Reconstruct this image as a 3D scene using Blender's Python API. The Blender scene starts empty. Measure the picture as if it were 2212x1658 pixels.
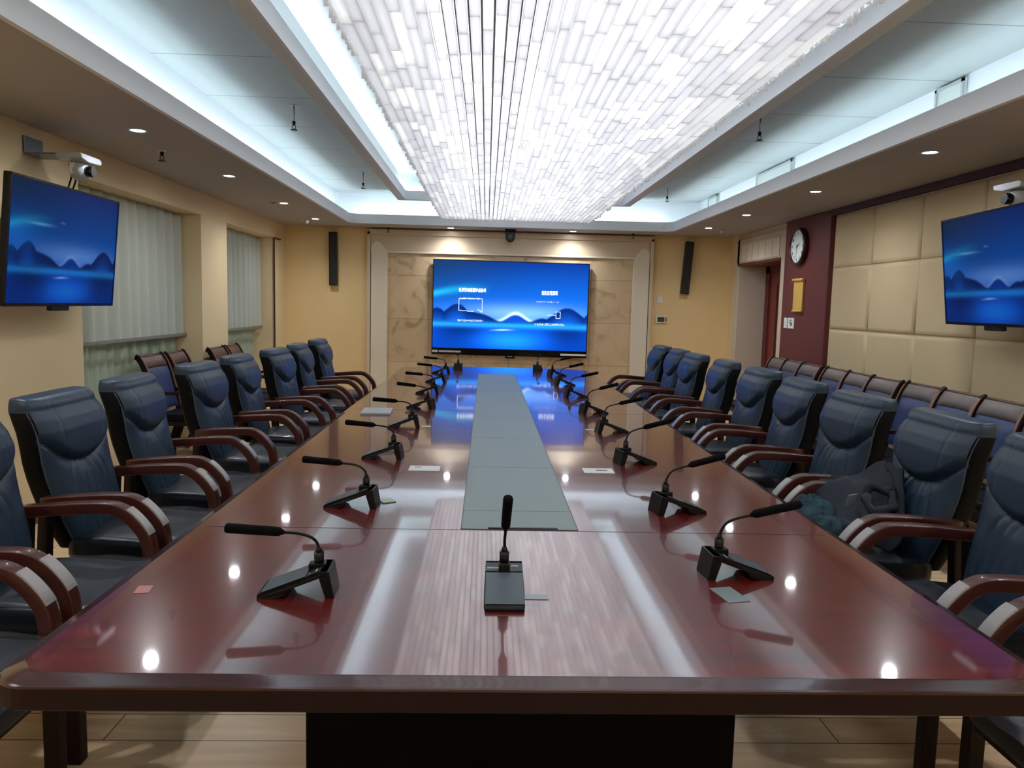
import bpy, math, random
import numpy as np
from mathutils import Vector, Matrix
random.seed(7)
R = math.radians
S = bpy.context.scene
COL = S.collection

# ------------------------------------------------------------------ camera
CW, CH, FPX = 2212, 1658, 1660.0
def make_camera():
    y, p, r = R(2.03), R(-5.9), R(1.40)
    fw = Vector((math.sin(y)*math.cos(p), math.cos(y)*math.cos(p), math.sin(p)))
    rt = Vector((math.cos(y), -math.sin(y), 0)); up = rt.cross(fw)
    rt2 = rt*math.cos(r) + up*math.sin(r); up2 = -rt*math.sin(r) + up*math.cos(r)
    cd = bpy.data.cameras.new('camera'); co = bpy.data.objects.new('camera', cd); COL.objects.link(co)
    m = Matrix((rt2, up2, -fw)).transposed().to_4x4(); m.translation = Vector((0, 0, 1.48))
    co.matrix_world = m
    cd.sensor_width = 36; cd.lens = FPX/CW*36; cd.clip_start = .05
    S.camera = co
make_camera()

# ------------------------------------------------------------------ light / view
S.view_settings.view_transform = 'Standard'; S.view_settings.look = 'None'
S.view_settings.exposure = 0.2; S.view_settings.gamma = 1.0; S.view_settings.use_curve_mapping = False
S.cycles.use_denoising = True
S.cycles.max_bounces = 7; S.cycles.diffuse_bounces = 4; S.cycles.glossy_bounces = 3
S.cycles.transmission_bounces = 3; S.cycles.transparent_max_bounces = 8
S.cycles.sample_clamp_indirect = 6.0
S.cycles.caustics_reflective = False; S.cycles.caustics_refractive = False
W = bpy.data.worlds.new('world'); S.world = W; W.use_nodes = True
W.node_tree.nodes['Background'].inputs[0].default_value = (.02, .02, .025, 1)
OUTER_COVE = 23.0      # led strips in the outer ceiling cove
INNER_COVE = 22.0      # led strips in the inner ceiling cove
CHAND = 3.8            # luminous plate of the chandelier
DOWN = 55.0            # downlights
DOWN_W = 42.0          # watts of each downlight's own spot

# ------------------------------------------------------------------ helpers
class MB:
    def __init__(s): s.v = []; s.f = []; s.sm = []
    def add(s, vs, fs, smooth=False):
        o = len(s.v); s.v += [tuple(map(float, q)) for q in vs]
        s.f += [tuple(o+i for i in q) for q in fs]; s.sm += [smooth]*len(fs); return s
    def box(s, x0, x1, y0, y1, z0, z1):
        vs = [(x, y, z) for z in (z0, z1) for y in (y0, y1) for x in (x0, x1)]
        return s.add(vs, [(0,2,3,1),(4,5,7,6),(0,1,5,4),(2,6,7,3),(0,4,6,2),(1,3,7,5)])
    def obox(s, c, half, M=None):
        vs = []
        for z in (-1, 1):
            for y in (-1, 1):
                for x in (-1, 1):
                    q = Vector((x*half[0], y*half[1], z*half[2]))
                    if M: q = M @ q
                    vs.append(q + Vector(c))
        return s.add(vs, [(0,2,3,1),(4,5,7,6),(0,1,5,4),(2,6,7,3),(0,4,6,2),(1,3,7,5)])
    def prism(s, poly, axis, a, b, smooth=False):
        """poly: 2-D outline in the two other axes (cyclic order), extruded along axis."""
        n = len(poly)
        def P(q, t):
            return {'x': (t, q[0], q[1]), 'y': (q[0], t, q[1]), 'z': (q[0], q[1], t)}[axis]
        vs = [P(q, a) for q in poly] + [P(q, b) for q in poly]
        fs = [tuple(range(n-1, -1, -1)), tuple(range(n, 2*n))]
        s.add(vs, fs)
        o = len(s.v)-2*n
        for i in range(n):
            j = (i+1) % n; s.f.append((o+i, o+j, o+n+j, o+n+i)); s.sm.append(smooth)
        return s
    def cyl(s, c, r, h, n=24, r2=None, axis='z', smooth=True):
        r2 = r if r2 is None else r2
        def P(a, rr, t):
            u, w = rr*math.cos(a), rr*math.sin(a)
            return {'z': (c[0]+u, c[1]+w, c[2]+t), 'y': (c[0]+u, c[1]+t, c[2]+w), 'x': (c[0]+t, c[1]+u, c[2]+w)}[axis]
        A = [2*math.pi*i/n for i in range(n)]
        o = len(s.v)
        s.v += [P(a, r, 0) for a in A] + [P(a, r2, h) for a in A]
        s.f += [tuple(o+i for i in reversed(range(n))), tuple(o+n+i for i in range(n))]; s.sm += [False]*2
        for i in range(n):
            j = (i+1) % n; s.f.append((o+i, o+j, o+n+j, o+n+i)); s.sm.append(smooth)
        return s
    def grid(s, P, smooth=True, closed_u=False):
        """P: list of rows of points"""
        nr, nc = len(P), len(P[0]); o = len(s.v)
        for r_ in P: s.v += [tuple(map(float, q)) for q in r_]
        for i in range(nr-1):
            for j in range(nc if closed_u else nc-1):
                k = (j+1) % nc
                s.f.append((o+i*nc+j, o+i*nc+k, o+(i+1)*nc+k, o+(i+1)*nc+j)); s.sm.append(smooth)
        return s
    def tube(s, pts, r, n=10, caps=True):
        pts = [Vector(p) for p in pts]; rr = r if isinstance(r, (list, tuple)) else [r]*len(pts)
        rows = []; ref = None
        for i, p in enumerate(pts):
            t = (pts[min(i+1, len(pts)-1)] - pts[max(i-1, 0)]).normalized()
            if ref is None: ref = t.orthogonal().normalized()
            ref = (ref - t*ref.dot(t)).normalized(); b = t.cross(ref)
            rows.append([p + (ref*math.cos(2*math.pi*k/n) + b*math.sin(2*math.pi*k/n))*rr[i] for k in range(n)])
        o = len(s.v); s.grid(rows, True, True)
        if caps:
            s.f.append(tuple(o+k for k in reversed(range(n)))); s.sm.append(False)
            e = o+(len(rows)-1)*n; s.f.append(tuple(e+k for k in range(n))); s.sm.append(False)
        return s
    def sweep(s, pts, sec, side=(0, 1, 0), smooth=True):
        """sweep a cross-section (list of (a,b): a along side, b along normal) along a planar path"""
        pts = [Vector(p) for p in pts]; sd = Vector(side); rows = []
        for i, p in enumerate(pts):
            t = (pts[min(i+1, len(pts)-1)] - pts[max(i-1, 0)]).normalized()
            nn = sd.cross(t).normalized()
            rows.append([p + sd*a + nn*b for a, b in sec])
        o = len(s.v); n = len(sec); s.grid(rows, smooth, True)
        s.f.append(tuple(o+k for k in reversed(range(n)))); s.sm.append(False)
        e = o+(len(rows)-1)*n; s.f.append(tuple(e+k for k in range(n))); s.sm.append(False)
        return s
    def build(s, name, mat, parent=None, bevel=0, loc=None, rot=None, sub=0, solid=0, autosm=None):
        me = bpy.data.meshes.new(name); me.from_pydata(s.v, [], s.f)
        me.polygons.foreach_set('use_smooth', s.sm); me.update()
        o = bpy.data.objects.new(name, me); COL.objects.link(o)
        mats = mat if isinstance(mat, (list, tuple)) else [mat]
        for m_ in mats: me.materials.append(m_)
        if parent: o.parent = parent
        if loc is not None: o.location = loc
        if rot is not None: o.rotation_euler = rot
        if solid:
            md = o.modifiers.new('s', 'SOLIDIFY'); md.thickness = solid; md.offset = 0
        if bevel:
            md = o.modifiers.new('b', 'BEVEL'); md.width = bevel; md.segments = 2; md.limit_method = 'ANGLE'; md.angle_limit = R(50)
        if sub:
            md = o.modifiers.new('u', 'SUBSURF'); md.levels = sub; md.render_levels = sub
        return o
def rsec(a, b, r, n=3):
    """rounded rectangle outline, half sizes a,b"""
    P = []
    for cx, cy, st in ((a-r, b-r, 0), (-a+r, b-r, 90), (-a+r, -b+r, 180), (a-r, -b+r, 270)):
        for k in range(n+1):
            t = R(st+90*k/n); P.append((cx+r*math.cos(t), cy+r*math.sin(t)))
    return P
def thing(name, label, cat, loc=(0, 0, 0), rot=(0, 0, 0), group=None):
    o = bpy.data.objects.new(name, None); COL.objects.link(o); o.empty_display_size = .05
    o.location = loc; o.rotation_euler = rot; o['label'] = label; o['category'] = cat
    if group: o['group'] = group
    return o
def tag(o, label, cat, group=None):
    o['label'] = label; o['category'] = cat
    if group: o['group'] = group
    return o
def struct(name, mb, mat, **k):
    o = mb.build(name, mat, **k); o['kind'] = 'structure'; return o
def dup(root, loc, rot, label, group=None, skip=()):
    r = root.copy(); COL.objects.link(r); r.location = loc; r.rotation_euler = rot; r['label'] = label
    if group: r['group'] = group
    for ch in list(root.children):
        if ch.name.split('.')[0] in skip: continue
        c = ch.copy(); COL.objects.link(c); c.parent = r
        for g in list(ch.children):
            if g.name.split('.')[0] in skip: continue
            d = g.copy(); COL.objects.link(d); d.parent = c
    return r
def lerp(a, b, t): return a+(b-a)*t
def sst(a, b, x):
    t = max(0., min(1., (x-a)/(b-a))); return t*t*(3-2*t)
def interp(xs, ys, x):
    return float(np.interp(x, xs, ys))
def spline(P, n=6):
    """catmull-rom through points"""
    P = [Vector(p) for p in P]; Q = [P[0]*2-P[1]] + P + [P[-1]*2-P[-2]]; out = []
    for i in range(1, len(Q)-2):
        a, b, c, d = Q[i-1:i+3]
        for k in range(n):
            t = k/n
            out.append(.5*((2*b)+(-a+c)*t+(2*a-5*b+4*c-d)*t*t+(-a+3*b-3*c+d)*t**3))
    out.append(P[-1]); return out

# ------------------------------------------------------------------ materials
def srgb(r, g, b):
    return tuple(((c/255)/12.92 if c/255 <= .04045 else ((c/255+.055)/1.055)**2.4) for c in (r, g, b))+(1,)
def mat(name, col, rough=.5, metal=0, bump=0, bscale=60, var=0, vscale=4, coat=0, emis=None, spec=None, alpha=None, vstretch=(1,1,1), coat_rough=.05, crack=False):
    m = bpy.data.materials.new(name); m.use_nodes = True; nt = m.node_tree; n = nt.nodes; l = nt.links
    b = n['Principled BSDF']; b.inputs['Base Color'].default_value = col
    b.inputs['Roughness'].default_value = rough; b.inputs['Metallic'].default_value = metal
    b.inputs['Coat Weight'].default_value = coat; b.inputs['Coat Roughness'].default_value = coat_rough
    if spec is not None: b.inputs['Specular IOR Level'].default_value = spec
    if alpha is not None: b.inputs['Alpha'].default_value = alpha
    if emis: b.inputs['Emission Color'].default_value = emis[0]; b.inputs['Emission Strength'].default_value = emis[1]
    if bump or var:
        tc = n.new('ShaderNodeTexCoord'); mp = n.new('ShaderNodeMapping'); mp.inputs['Scale'].default_value = vstretch
        l.new(tc.outputs['Object'], mp.inputs[0])
    if var:
        nz = n.new('ShaderNodeTexNoise'); nz.inputs['Scale'].default_value = vscale; nz.inputs['Detail'].default_value = 5
        l.new(mp.outputs[0], nz.inputs['Vector'])
        mx = n.new('ShaderNodeMix'); mx.data_type = 'RGBA'
        mx.inputs[6].default_value = tuple(max(0, c*(1-var)) for c in col[:3])+(1,)
        mx.inputs[7].default_value = tuple(min(1, c*(1+var)) for c in col[:3])+(1,)
        l.new(nz.outputs['Fac'], mx.inputs[0]); l.new(mx.outputs[2], b.inputs['Base Color'])
    if bump:
        nb = n.new('ShaderNodeTexNoise'); nb.inputs['Scale'].default_value = bscale; nb.inputs['Detail'].default_value = 4
        l.new(mp.outputs[0], nb.inputs['Vector'])
        bp = n.new('ShaderNodeBump'); bp.inputs['Strength'].default_value = bump; bp.inputs['Distance'].default_value = .004
        l.new(nb.outputs['Fac'], bp.inputs['Height']); l.new(bp.outputs[0], b.inputs['Normal'])
    return m
def emit(name, col, st):
    m = bpy.data.materials.new(name); m.use_nodes = True; nt = m.node_tree; nt.nodes.clear()
    e = nt.nodes.new('ShaderNodeEmission'); e.inputs[0].default_value = col; e.inputs[1].default_value = st
    o = nt.nodes.new('ShaderNodeOutputMaterial'); nt.links.new(e.outputs[0], o.inputs[0]); return m

M = {}
M['wall'] = mat('wall_paint', srgb(222, 202, 160), .7, bump=.05, bscale=220, var=.03)
M['wall_y'] = mat('wall_paint_back', srgb(232, 204, 150), .7, bump=.05, bscale=220, var=.03)
M['ceil'] = mat('ceiling_paint', srgb(168, 164, 161), .85, bump=.03, bscale=200)
M['white'] = mat('white_paint', srgb(218, 224, 230), .7)
M['tray'] = mat('tray_paint', srgb(205, 214, 214), .8)
M['cream'] = mat('cream_lacquer', srgb(206, 188, 160), .3, var=.02)
M['cream2'] = mat('cream_light', srgb(222, 212, 192), .35)
M['frame_grey'] = mat('door_frame_cream', srgb(200, 188, 170), .4)
M['padded'] = mat('padded_fabric', srgb(194, 175, 138), .75, bump=.15, bscale=500, var=.04)
M['maroon'] = mat('maroon_lacquer', srgb(96, 40, 38), .5, var=.06, vscale=3, vstretch=(1, 1, .2))
M['trimdark'] = mat('trim_dark', srgb(66, 32, 42), .45)
M['doorwood'] = mat('door_wood', srgb(120, 44, 36), .35, var=.25, vscale=6, vstretch=(6, 6, .5))
M['doordark'] = mat('door_groove', srgb(52, 20, 18), .5)
M['black'] = mat('black_plastic', (.004, .004, .0045, 1), .4, spec=.25)
M['blackmatte'] = mat('black_foam', (.003, .003, .0035, 1), .9, bump=.6, bscale=400, spec=.15)
M['blackgloss'] = mat('black_gloss', (.004, .004, .005, 1), .15, spec=.3)
M['pedestal'] = mat('pedestal_black', (.002, .0015, .0015, 1), .7, spec=.06)
M['metal'] = mat('grey_metal', srgb(150, 155, 160), .35, metal=.8)
M['silver'] = mat('silver_plastic', srgb(165, 172, 178), .35)
M['whitepl'] = mat('white_plastic', srgb(225, 225, 218), .4)
M['gold'] = mat('gold_board', srgb(205, 165, 80), .45, var=.08, vscale=8)
M['leather'] = mat('navy_leather', srgb(36, 54, 72), .38, spec=.4, bump=.12, bscale=260, var=.12, vscale=5)
M['shell'] = mat('black_leather', srgb(8, 10, 14), .5, spec=.12, bump=.1, bscale=260)
M['piping'] = mat('leather_piping', srgb(62, 78, 92), .3)
M['seatl'] = mat('seat_leather', srgb(20, 29, 40), .34, spec=.35, bump=.15, bscale=200, var=.1)
M['wood'] = mat('reddish_wood', srgb(72, 30, 22), .36, var=.3, vscale=9, vstretch=(.6, 8, 8), coat=.25)
M['darkwood'] = mat('dark_wood', srgb(26, 13, 11), .45, var=.2, vscale=9, spec=.25)
M['bronze'] = mat('bronze_edge_wood', srgb(120, 84, 66), .35, var=.15)
M['blueleather'] = mat('blue_leather', srgb(34, 50, 92), .38, bump=.1, bscale=240, var=.1)
M['headgrey'] = mat('grey_brown_leather', srgb(92, 82, 80), .42, var=.12)
M['brownleather'] = mat('brown_leather', srgb(84, 56, 50), .4, var=.15)
M['jacket'] = mat('dark_jacket_cloth', srgb(20, 30, 42), .8, bump=.4, bscale=90, var=.2, vscale=12)
M['fleece'] = mat('teal_fleece', srgb(38, 66, 76), .95, bump=1, bscale=150, var=.5, vscale=30)
M['card'] = mat('card_paper', srgb(215, 216, 214), .5)
M['steel'] = mat('steel_plate', srgb(150, 155, 156), .35, metal=.4)
M['paper'] = mat('paper_white', srgb(228, 230, 228), .6)
M['ink'] = mat('ink_black', (.01, .01, .01, 1), .6)
M['clockface'] = mat('clock_face', srgb(222, 232, 228), .35)
M['wtext'] = mat('white_print', srgb(205, 210, 214), .5)
M['rail'] = mat('grey_rail', srgb(120, 118, 112), .5)
M['raildark'] = mat('dark_steel_rail', (.02, .02, .022, 1), .5)
M['led'] = emit('led_strip_outer', (.80, .93, 1, 1), OUTER_COVE)
M['led2'] = emit('led_strip_inner', (.86, .94, 1, 1), INNER_COVE)
M['lampglow'] = emit('downlight_glow', (.93, .96, 1, 1), DOWN)
M['plate'] = emit('chandelier_plate_glow', (1, 1, 1, 1), CHAND)

def table_mat():
    m = bpy.data.materials.new('table_lacquer'); m.use_nodes = True; nt = m.node_tree; n = nt.nodes; l = nt.links
    b = n['Principled BSDF']
    tc = n.new('ShaderNodeTexCoord'); mp = n.new('ShaderNodeMapping'); mp.inputs['Scale'].default_value = (.9, 14, 8)
    l.new(tc.outputs['Object'], mp.inputs[0])
    nz = n.new('ShaderNodeTexNoise'); nz.inputs['Scale'].default_value = 2.2; nz.inputs['Detail'].default_value = 8; nz.inputs['Distortion'].default_value = .6
    l.new(mp.outputs[0], nz.inputs['Vector'])
    cr = n.new('ShaderNodeValToRGB'); e = cr.color_ramp.elements
    e[0].position = .3; e[0].color = srgb(78, 12, 10); e[1].position = .75; e[1].color = srgb(120, 26, 20)
    l.new(nz.outputs['Fac'], cr.inputs[0]); l.new(cr.outputs[0], b.inputs['Base Color'])
    b.inputs['Roughness'].default_value = .22; b.inputs['Specular IOR Level'].default_value = .9
    b.inputs['Coat Weight'].default_value = 1.0; b.inputs['Coat Roughness'].default_value = .045; b.inputs['Coat IOR'].default_value = 1.8
    return m
M['table'] = table_mat()
M['tableedge'] = mat('table_edge_lacquer', srgb(56, 15, 18), .22, var=.15, vscale=5, coat=.8, coat_rough=.06)
M['fascia'] = mat('table_fascia_dark', srgb(30, 8, 10), .45, spec=.2)
M['inlay'] = mat('inlay_grey_green', srgb(116, 130, 126), .42, var=.05, vscale=3, vstretch=(8, 1, 1))

def floor_mat():
    m = bpy.data.materials.new('wood_plank_floor'); m.use_nodes = True; nt = m.node_tree; n = nt.nodes; l = nt.links
    b = n['Principled BSDF']
    tc = n.new('ShaderNodeTexCoord')
    br = n.new('ShaderNodeTexBrick'); br.inputs['Scale'].default_value = 1; br.offset = .4
    br.inputs['Brick Width'].default_value = 1.25; br.inputs['Row Height'].default_value = .165; br.inputs['Mortar Size'].default_value = .0022
    br.inputs['Color1'].default_value = srgb(240, 208, 166); br.inputs['Color2'].default_value = srgb(230, 196, 156); br.inputs['Mortar'].default_value = srgb(60, 44, 30)
    l.new(tc.outputs['Object'], br.inputs['Vector'])
    mp = n.new('ShaderNodeMapping'); mp.inputs['Scale'].default_value = (1, 11, 1); l.new(tc.outputs['Object'], mp.inputs[0])
    nz = n.new('ShaderNodeTexNoise'); nz.inputs['Scale'].default_value = 2.5; nz.inputs['Detail'].default_value = 7; l.new(mp.outputs[0], nz.inputs['Vector'])
    cr = n.new('ShaderNodeValToRGB'); cr.color_ramp.elements[0].color = (.62, .62, .62, 1); cr.color_ramp.elements[1].color = (1.15, 1.15, 1.15, 1)
    l.new(nz.outputs['Fac'], cr.inputs[0])
    mx = n.new('ShaderNodeMix'); mx.data_type = 'RGBA'; mx.blend_type = 'MULTIPLY'; mx.inputs[0].default_value = 1
    l.new(br.outputs['Color'], mx.inputs[6]); l.new(cr.outputs[0], mx.inputs[7]); l.new(mx.outputs[2], b.inputs['Base Color'])
    b.inputs['Roughness'].default_value = .3
    return m
M['floor'] = floor_mat()

def marble_mat():
    m = bpy.data.materials.new('beige_marble'); m.use_nodes = True; nt = m.node_tree; n = nt.nodes; l = nt.links
    b = n['Principled BSDF']; tc = n.new('ShaderNodeTexCoord')
    br = n.new('ShaderNodeTexBrick'); br.inputs['Scale'].default_value = 1; br.offset = 0
    br.inputs['Brick Width'].default_value = 1.17; br.inputs['Row Height'].default_value = .62; br.inputs['Mortar Size'].default_value = .0025
    br.inputs['Color1'].default_value = srgb(206, 182, 148); br.inputs['Color2'].default_value = srgb(198, 174, 140); br.inputs['Mortar'].default_value = srgb(122, 98, 74)
    sp = n.new('ShaderNodeSeparateXYZ'); cb = n.new('ShaderNodeCombineXYZ'); l.new(tc.outputs['Object'], sp.inputs[0])
    l.new(sp.outputs[0], cb.inputs[0]); l.new(sp.outputs[2], cb.inputs[1]); l.new(cb.outputs[0], br.inputs['Vector'])
    nz = n.new('ShaderNodeTexNoise'); nz.inputs['Scale'].default_value = 3; nz.inputs['Detail'].default_value = 9; nz.inputs['Distortion'].default_value = 1.8
    l.new(tc.outputs['Object'], nz.inputs['Vector'])
    cr = n.new('ShaderNodeValToRGB'); e = cr.color_ramp.elements
    e[0].position = .3; e[0].color = (.66, .62, .56, 1); e[1].position = .55; e[1].color = (1, 1, 1, 1)
    k = e.new(.42); k.color = (.93, .91, .88, 1)
    l.new(nz.outputs['Fac'], cr.inputs[0])
    mx = n.new('ShaderNodeMix'); mx.data_type = 'RGBA'; mx.blend_type = 'MULTIPLY'; mx.inputs[0].default_value = 1
    l.new(br.outputs['Color'], mx.inputs[6]); l.new(cr.outputs[0], mx.inputs[7]); l.new(mx.outputs[2], b.inputs['Base Color'])
    b.inputs['Roughness'].default_value = .22
    return m
M['marble'] = marble_mat()

def mixmat(name, kind, col, fac, rough=.1):
    """kind: 'film' transparent+glossy; 'sheer' translucent+diffuse+transparent; 'crystal'"""
    m = bpy.data.materials.new(name); m.use_nodes = True; nt = m.node_tree; n = nt.nodes; l = nt.links; n.clear()
    out = n.new('ShaderNodeOutputMaterial'); tr = n.new('ShaderNodeBsdfTransparent')
    if kind == 'film':
        g = n.new('ShaderNodeBsdfGlossy'); g.inputs[0].default_value = col; g.inputs[1].default_value = rough
        d = n.new('ShaderNodeBsdfDiffuse'); d.inputs[0].default_value = col
        a = n.new('ShaderNodeMixShader'); a.inputs[0].default_value = .5; l.new(g.outputs[0], a.inputs[1]); l.new(d.outputs[0], a.inputs[2])
    else:
        t = n.new('ShaderNodeBsdfTranslucent'); t.inputs[0].default_value = col
        d = n.new('ShaderNodeBsdfDiffuse'); d.inputs[0].default_value = col
        a = n.new('ShaderNodeMixShader'); a.inputs[0].default_value = .6 if kind == 'sheer' else .2
        l.new(t.outputs[0], a.inputs[1]); l.new(d.outputs[0], a.inputs[2])
    mx = n.new('ShaderNodeMixShader'); mx.inputs[0].default_value = fac
    l.new(tr.outputs[0], mx.inputs[1]); l.new(a.outputs[0], mx.inputs[2]); l.new(mx.outputs[0], out.inputs[0])
    return m
M['film'] = mixmat('clear_plastic_film', 'film', (.85, .88, .9, 1), .07, .1)
M['armfilm'] = mat('milky_film', srgb(160, 154, 152), .25)
M['curtain'] = mixmat('pale_curtain', 'sheer', srgb(214, 220, 210), 1.0)
M['sheer'] = mixmat('green_sheer', 'sheer', srgb(196, 210, 186), .95)
M['crystal'] = mixmat('crystal_bar', 'crystal', (.96, .97, .98, 1), .86)
M['crystal_frost'] = mixmat('frosted_crystal_bar', 'crystal', (.87, .88, .91, 1), .95)

# ------------------------------------------------------------------ room shell
XL, XR, YF, YB, ZC = -2.88, 3.55, -2.6, 11.2, 2.52
struct('floor', MB().box(XL-.6, XR+.8, YF-.1, YB+.2, -.1, 0), M['floor'])
# left wall : cornice band, bays
LW = MB()
LW.box(XL-.4, XL, YF, 5.6, 0, 3.2)                                   # solid up to window bay
LW.box(XL-.5, XL, 5.6, YB, 2.30, 3.2)                                # band above the bays
LW.box(XL-.5, XL, 7.93, 8.70, 0, 2.30)                               # pier
LW.box(XL-.5, XL, 10.60, YB, 0, 2.30)
LW.box(XL-.5, XL-.19, 5.6, 7.93, 0, .43); LW.box(XL-.5, XL-.19, 8.70, 10.60, 0, .43)   # low wall below the curtains
struct('wall_left', LW, M['wall'])
for i, (a, b) in enumerate(((5.6, 7.93), (8.70, 10.60))):
    w = struct('window_%d' % (i+1), MB().box(XL-.47, XL-.44, a, b, .43, 2.30), mat('night_glass_%d' % i, srgb(40, 50, 48), .1))
    fr = MB()
    for y in (a+.02, (a+b)/2, b-.05): fr.box(XL-.45, XL-.40, y, y+.04, .43, 2.30)
    fr.box(XL-.45, XL-.40, a, b, .43, .48); fr.box(XL-.45, XL-.40, a, b, 2.25, 2.30)
    fr.build('window_frame', M['rail'], w)
    struct('trim_%d' % (i+1), MB().box(XL-.44, XL-.17, a, b, .43, .455), M['cream2'])     # sill
struct('trim_3', MB().box(XL-.006, XL+.012, 10.585, 10.60, 0, 2.30).box(XL-.005, XL+.03, 10.58, 10.85, 2.285, 2.30), M['trimdark'])
# right wall: pillar, padding zone, door recess
RW = MB()
RW.box(XR, XR+.6, YF, 9.04, 0, 3.2)
RW.box(XR, XR+.7, 10.75, YB, 0, 3.2)
RW.box(XR, XR+.7, 9.04, 10.75, 2.12, 3.2)
RW.box(XR, XR+.7, 9.04, 9.2, 0, 2.12)
struct('wall_right', RW, M['wall'])
struct('wall_back', MB().box(XL-.6, XR+.8, YB, YB+.2, 0, 3.2), M['wall_y'])
struct('wall_front', MB().box(XL-.6, XR+.8, YF-.2, YF, 0, 3.2), M['wall'])
for nm, bx in (('baseboard_left', (XL, XL+.012, YF, 5.6, 0, .09)), ('baseboard_right', (XR-.012, XR, YF, 9.04, 0, .09)), ('baseboard_back', (XL, XR, YB-.012, YB, 0, .09))):
    struct(nm, MB().box(*bx), M['maroon'])

# ceiling: soffit ring with rounded inner corners
OX0, OX1, OY0, OY1 = -1.85, 2.50, -1.9, 10.55
def rrect(x0, x1, y0, y1, r, n=6):
    P = []
    for cx, cy, st in ((x1-r, y1-r, 0), (x0+r, y1-r, 90), (x0+r, y0+r, 180), (x1-r, y0+r, 270)):
        for k in range(n+1):
            t = R(st+90*k/n); P.append((cx+r*math.cos(t), cy+r*math.sin(t)))
    return P
def ring(outer, inner, z0, z1):
    """closed solid ring between two outlines with the same number of points"""
    n = len(outer); mb = MB()
    vs = [(x, y, z0) for x, y in outer]+[(x, y, z0) for x, y in inner]+[(x, y, z1) for x, y in outer]+[(x, y, z1) for x, y in inner]
    fs = []
    for i in range(n):
        j = (i+1) % n
        fs += [(i, n+i, n+j, j), (2*n+i, 2*n+j, 3*n+j, 3*n+i), (n+i, 3*n+i, 3*n+j, n+j), (i, j, 2*n+j, 2*n+i)]
    return mb.add(vs, fs)
inner = rrect(OX0, OX1, OY0, OY1, .14)
outer = rrect(XL, XR, YF, YB, .001)
struct('ceiling', ring(outer, rrect(OX0-.03, OX1+.03, OY0-.03, OY1+.03, .17), ZC, ZC+.03), M['ceil'])
lipi = rrect(OX0, OX1, OY0, OY1, .14); lipo = rrect(OX0-.03, OX1+.03, OY0-.03, OY1+.03, .17)
struct('trim_4', ring(lipo, lipi, ZC-.003, ZC+.12), M['white'])
# recess walls and tray
RX0, RX1, RY0, RY1 = -2.08, 2.92, -2.2, 10.80
rw = ring(rrect(RX0-.04, RX1+.04, RY0-.04, RY1+.04, .02), rrect(RX0, RX1, RY0, RY1, .02), ZC+.03, 2.95)
struct('trim_5', rw, M['white'])
IX0, IX1, IY0, IY1 = -1.06, 1.73, -1.2, 10.02         # inner opening
tray = ring(rrect(RX0, RX1, RY0, RY1, .02), rrect(IX0-.10, IX1+.10, IY0-.10, IY1+.10, .02), 2.95, 3.0)
def tray_mat():
    m = mat('tray_ceiling_paint', srgb(168, 178, 178), .8)
    nt = m.node_tree; n = nt.nodes; l = nt.links; b = n['Principled BSDF']
    tc = n.new('ShaderNodeTexCoord'); sp = n.new('ShaderNodeSeparateXYZ'); l.new(tc.outputs['Object'], sp.inputs[0])
    a = n.new('ShaderNodeMath'); a.operation = 'MODULO'; a.inputs[1].default_value = .95
    ad = n.new('ShaderNodeMath'); ad.operation = 'ADD'; ad.inputs[1].default_value = 3.62
    l.new(sp.outputs[1], ad.inputs[0]); l.new(ad.outputs[0], a.inputs[0])
    g = n.new('ShaderNodeMath'); g.operation = 'GREATER_THAN'; g.inputs[1].default_value = .012; l.new(a.outputs[0], g.inputs[0])
    mx = n.new('ShaderNodeMix'); mx.data_type = 'RGBA'; mx.inputs[6].default_value = srgb(120, 128, 130); mx.inputs[7].default_value = srgb(168, 178, 178)
    l.new(g.outputs[0], mx.inputs[0]); l.new(mx.outputs[2], b.inputs['Base Color'])
    return m
struct('trim_6', tray, tray_mat())
# beam around the inner tray
bm_o = rrect(IX0-.105, IX1+.105, IY0-.105, IY1+.105, .02); bm_i = rrect(IX0, IX1, IY0, IY1, .02)
struct('trim_7', ring(bm_o, rrect(IX0-.02, IX1+.02, IY0-.02, IY1+.02, .02), 2.78, 2.80), M['tray'])
struct('trim_8', ring(rrect(IX0-.02, IX1+.02, IY0-.02, IY1+.02, .02), bm_i, 2.778, 2.89), M['white'])
struct('trim_9', ring(bm_o, rrect(IX0-.095, IX1+.095, IY0-.095, IY1+.095, .02), 2.80, 3.12), M['tray'])
struct('trim_10', MB().box(IX0-.13, IX1+.13, IY0-.13, IY1+.13, 3.12, 3.16), M['white'])    # inner tray ceiling
# LED strips in both coves
def led(name, boxes, m, lab):
    t = thing(name, lab, 'led strip')
    for b in boxes: MB().box(*b).build('led_tube', m, t)
    return t
z = ZC+.032
led('cove_light', [(OX0-.052, OX0-.036, RY0+.1, RY1-.2, 2.565, 2.605), (OX0+.1, OX1-.1, OY1+.036, OY1+.050, 2.565, 2.605)],
    M['led'], 'cool white led strip hidden in the outer ceiling cove above the soffit')
led('cove_light', [(OX1+.036, OX1+.054, RY0+.1, RY1-.2, 2.565, 2.605)], emit('led_strip_right', (.80, .93, 1, 1), OUTER_COVE*.8),
    'cool white led strip hidden behind the right lip of the outer ceiling cove')
z = 2.802
led('cove_light', [(IX0-.08, IX0-.045, IY0, IY1, z, z+.015), (IX1+.045, IX1+.08, IY0, IY1, z, z+.015), (IX0, IX1, IY1+.045, IY1+.08, z, z+.015)],
    M['led2'], 'cool white led strip inside the inner cove framing the crystal chandelier')

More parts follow.
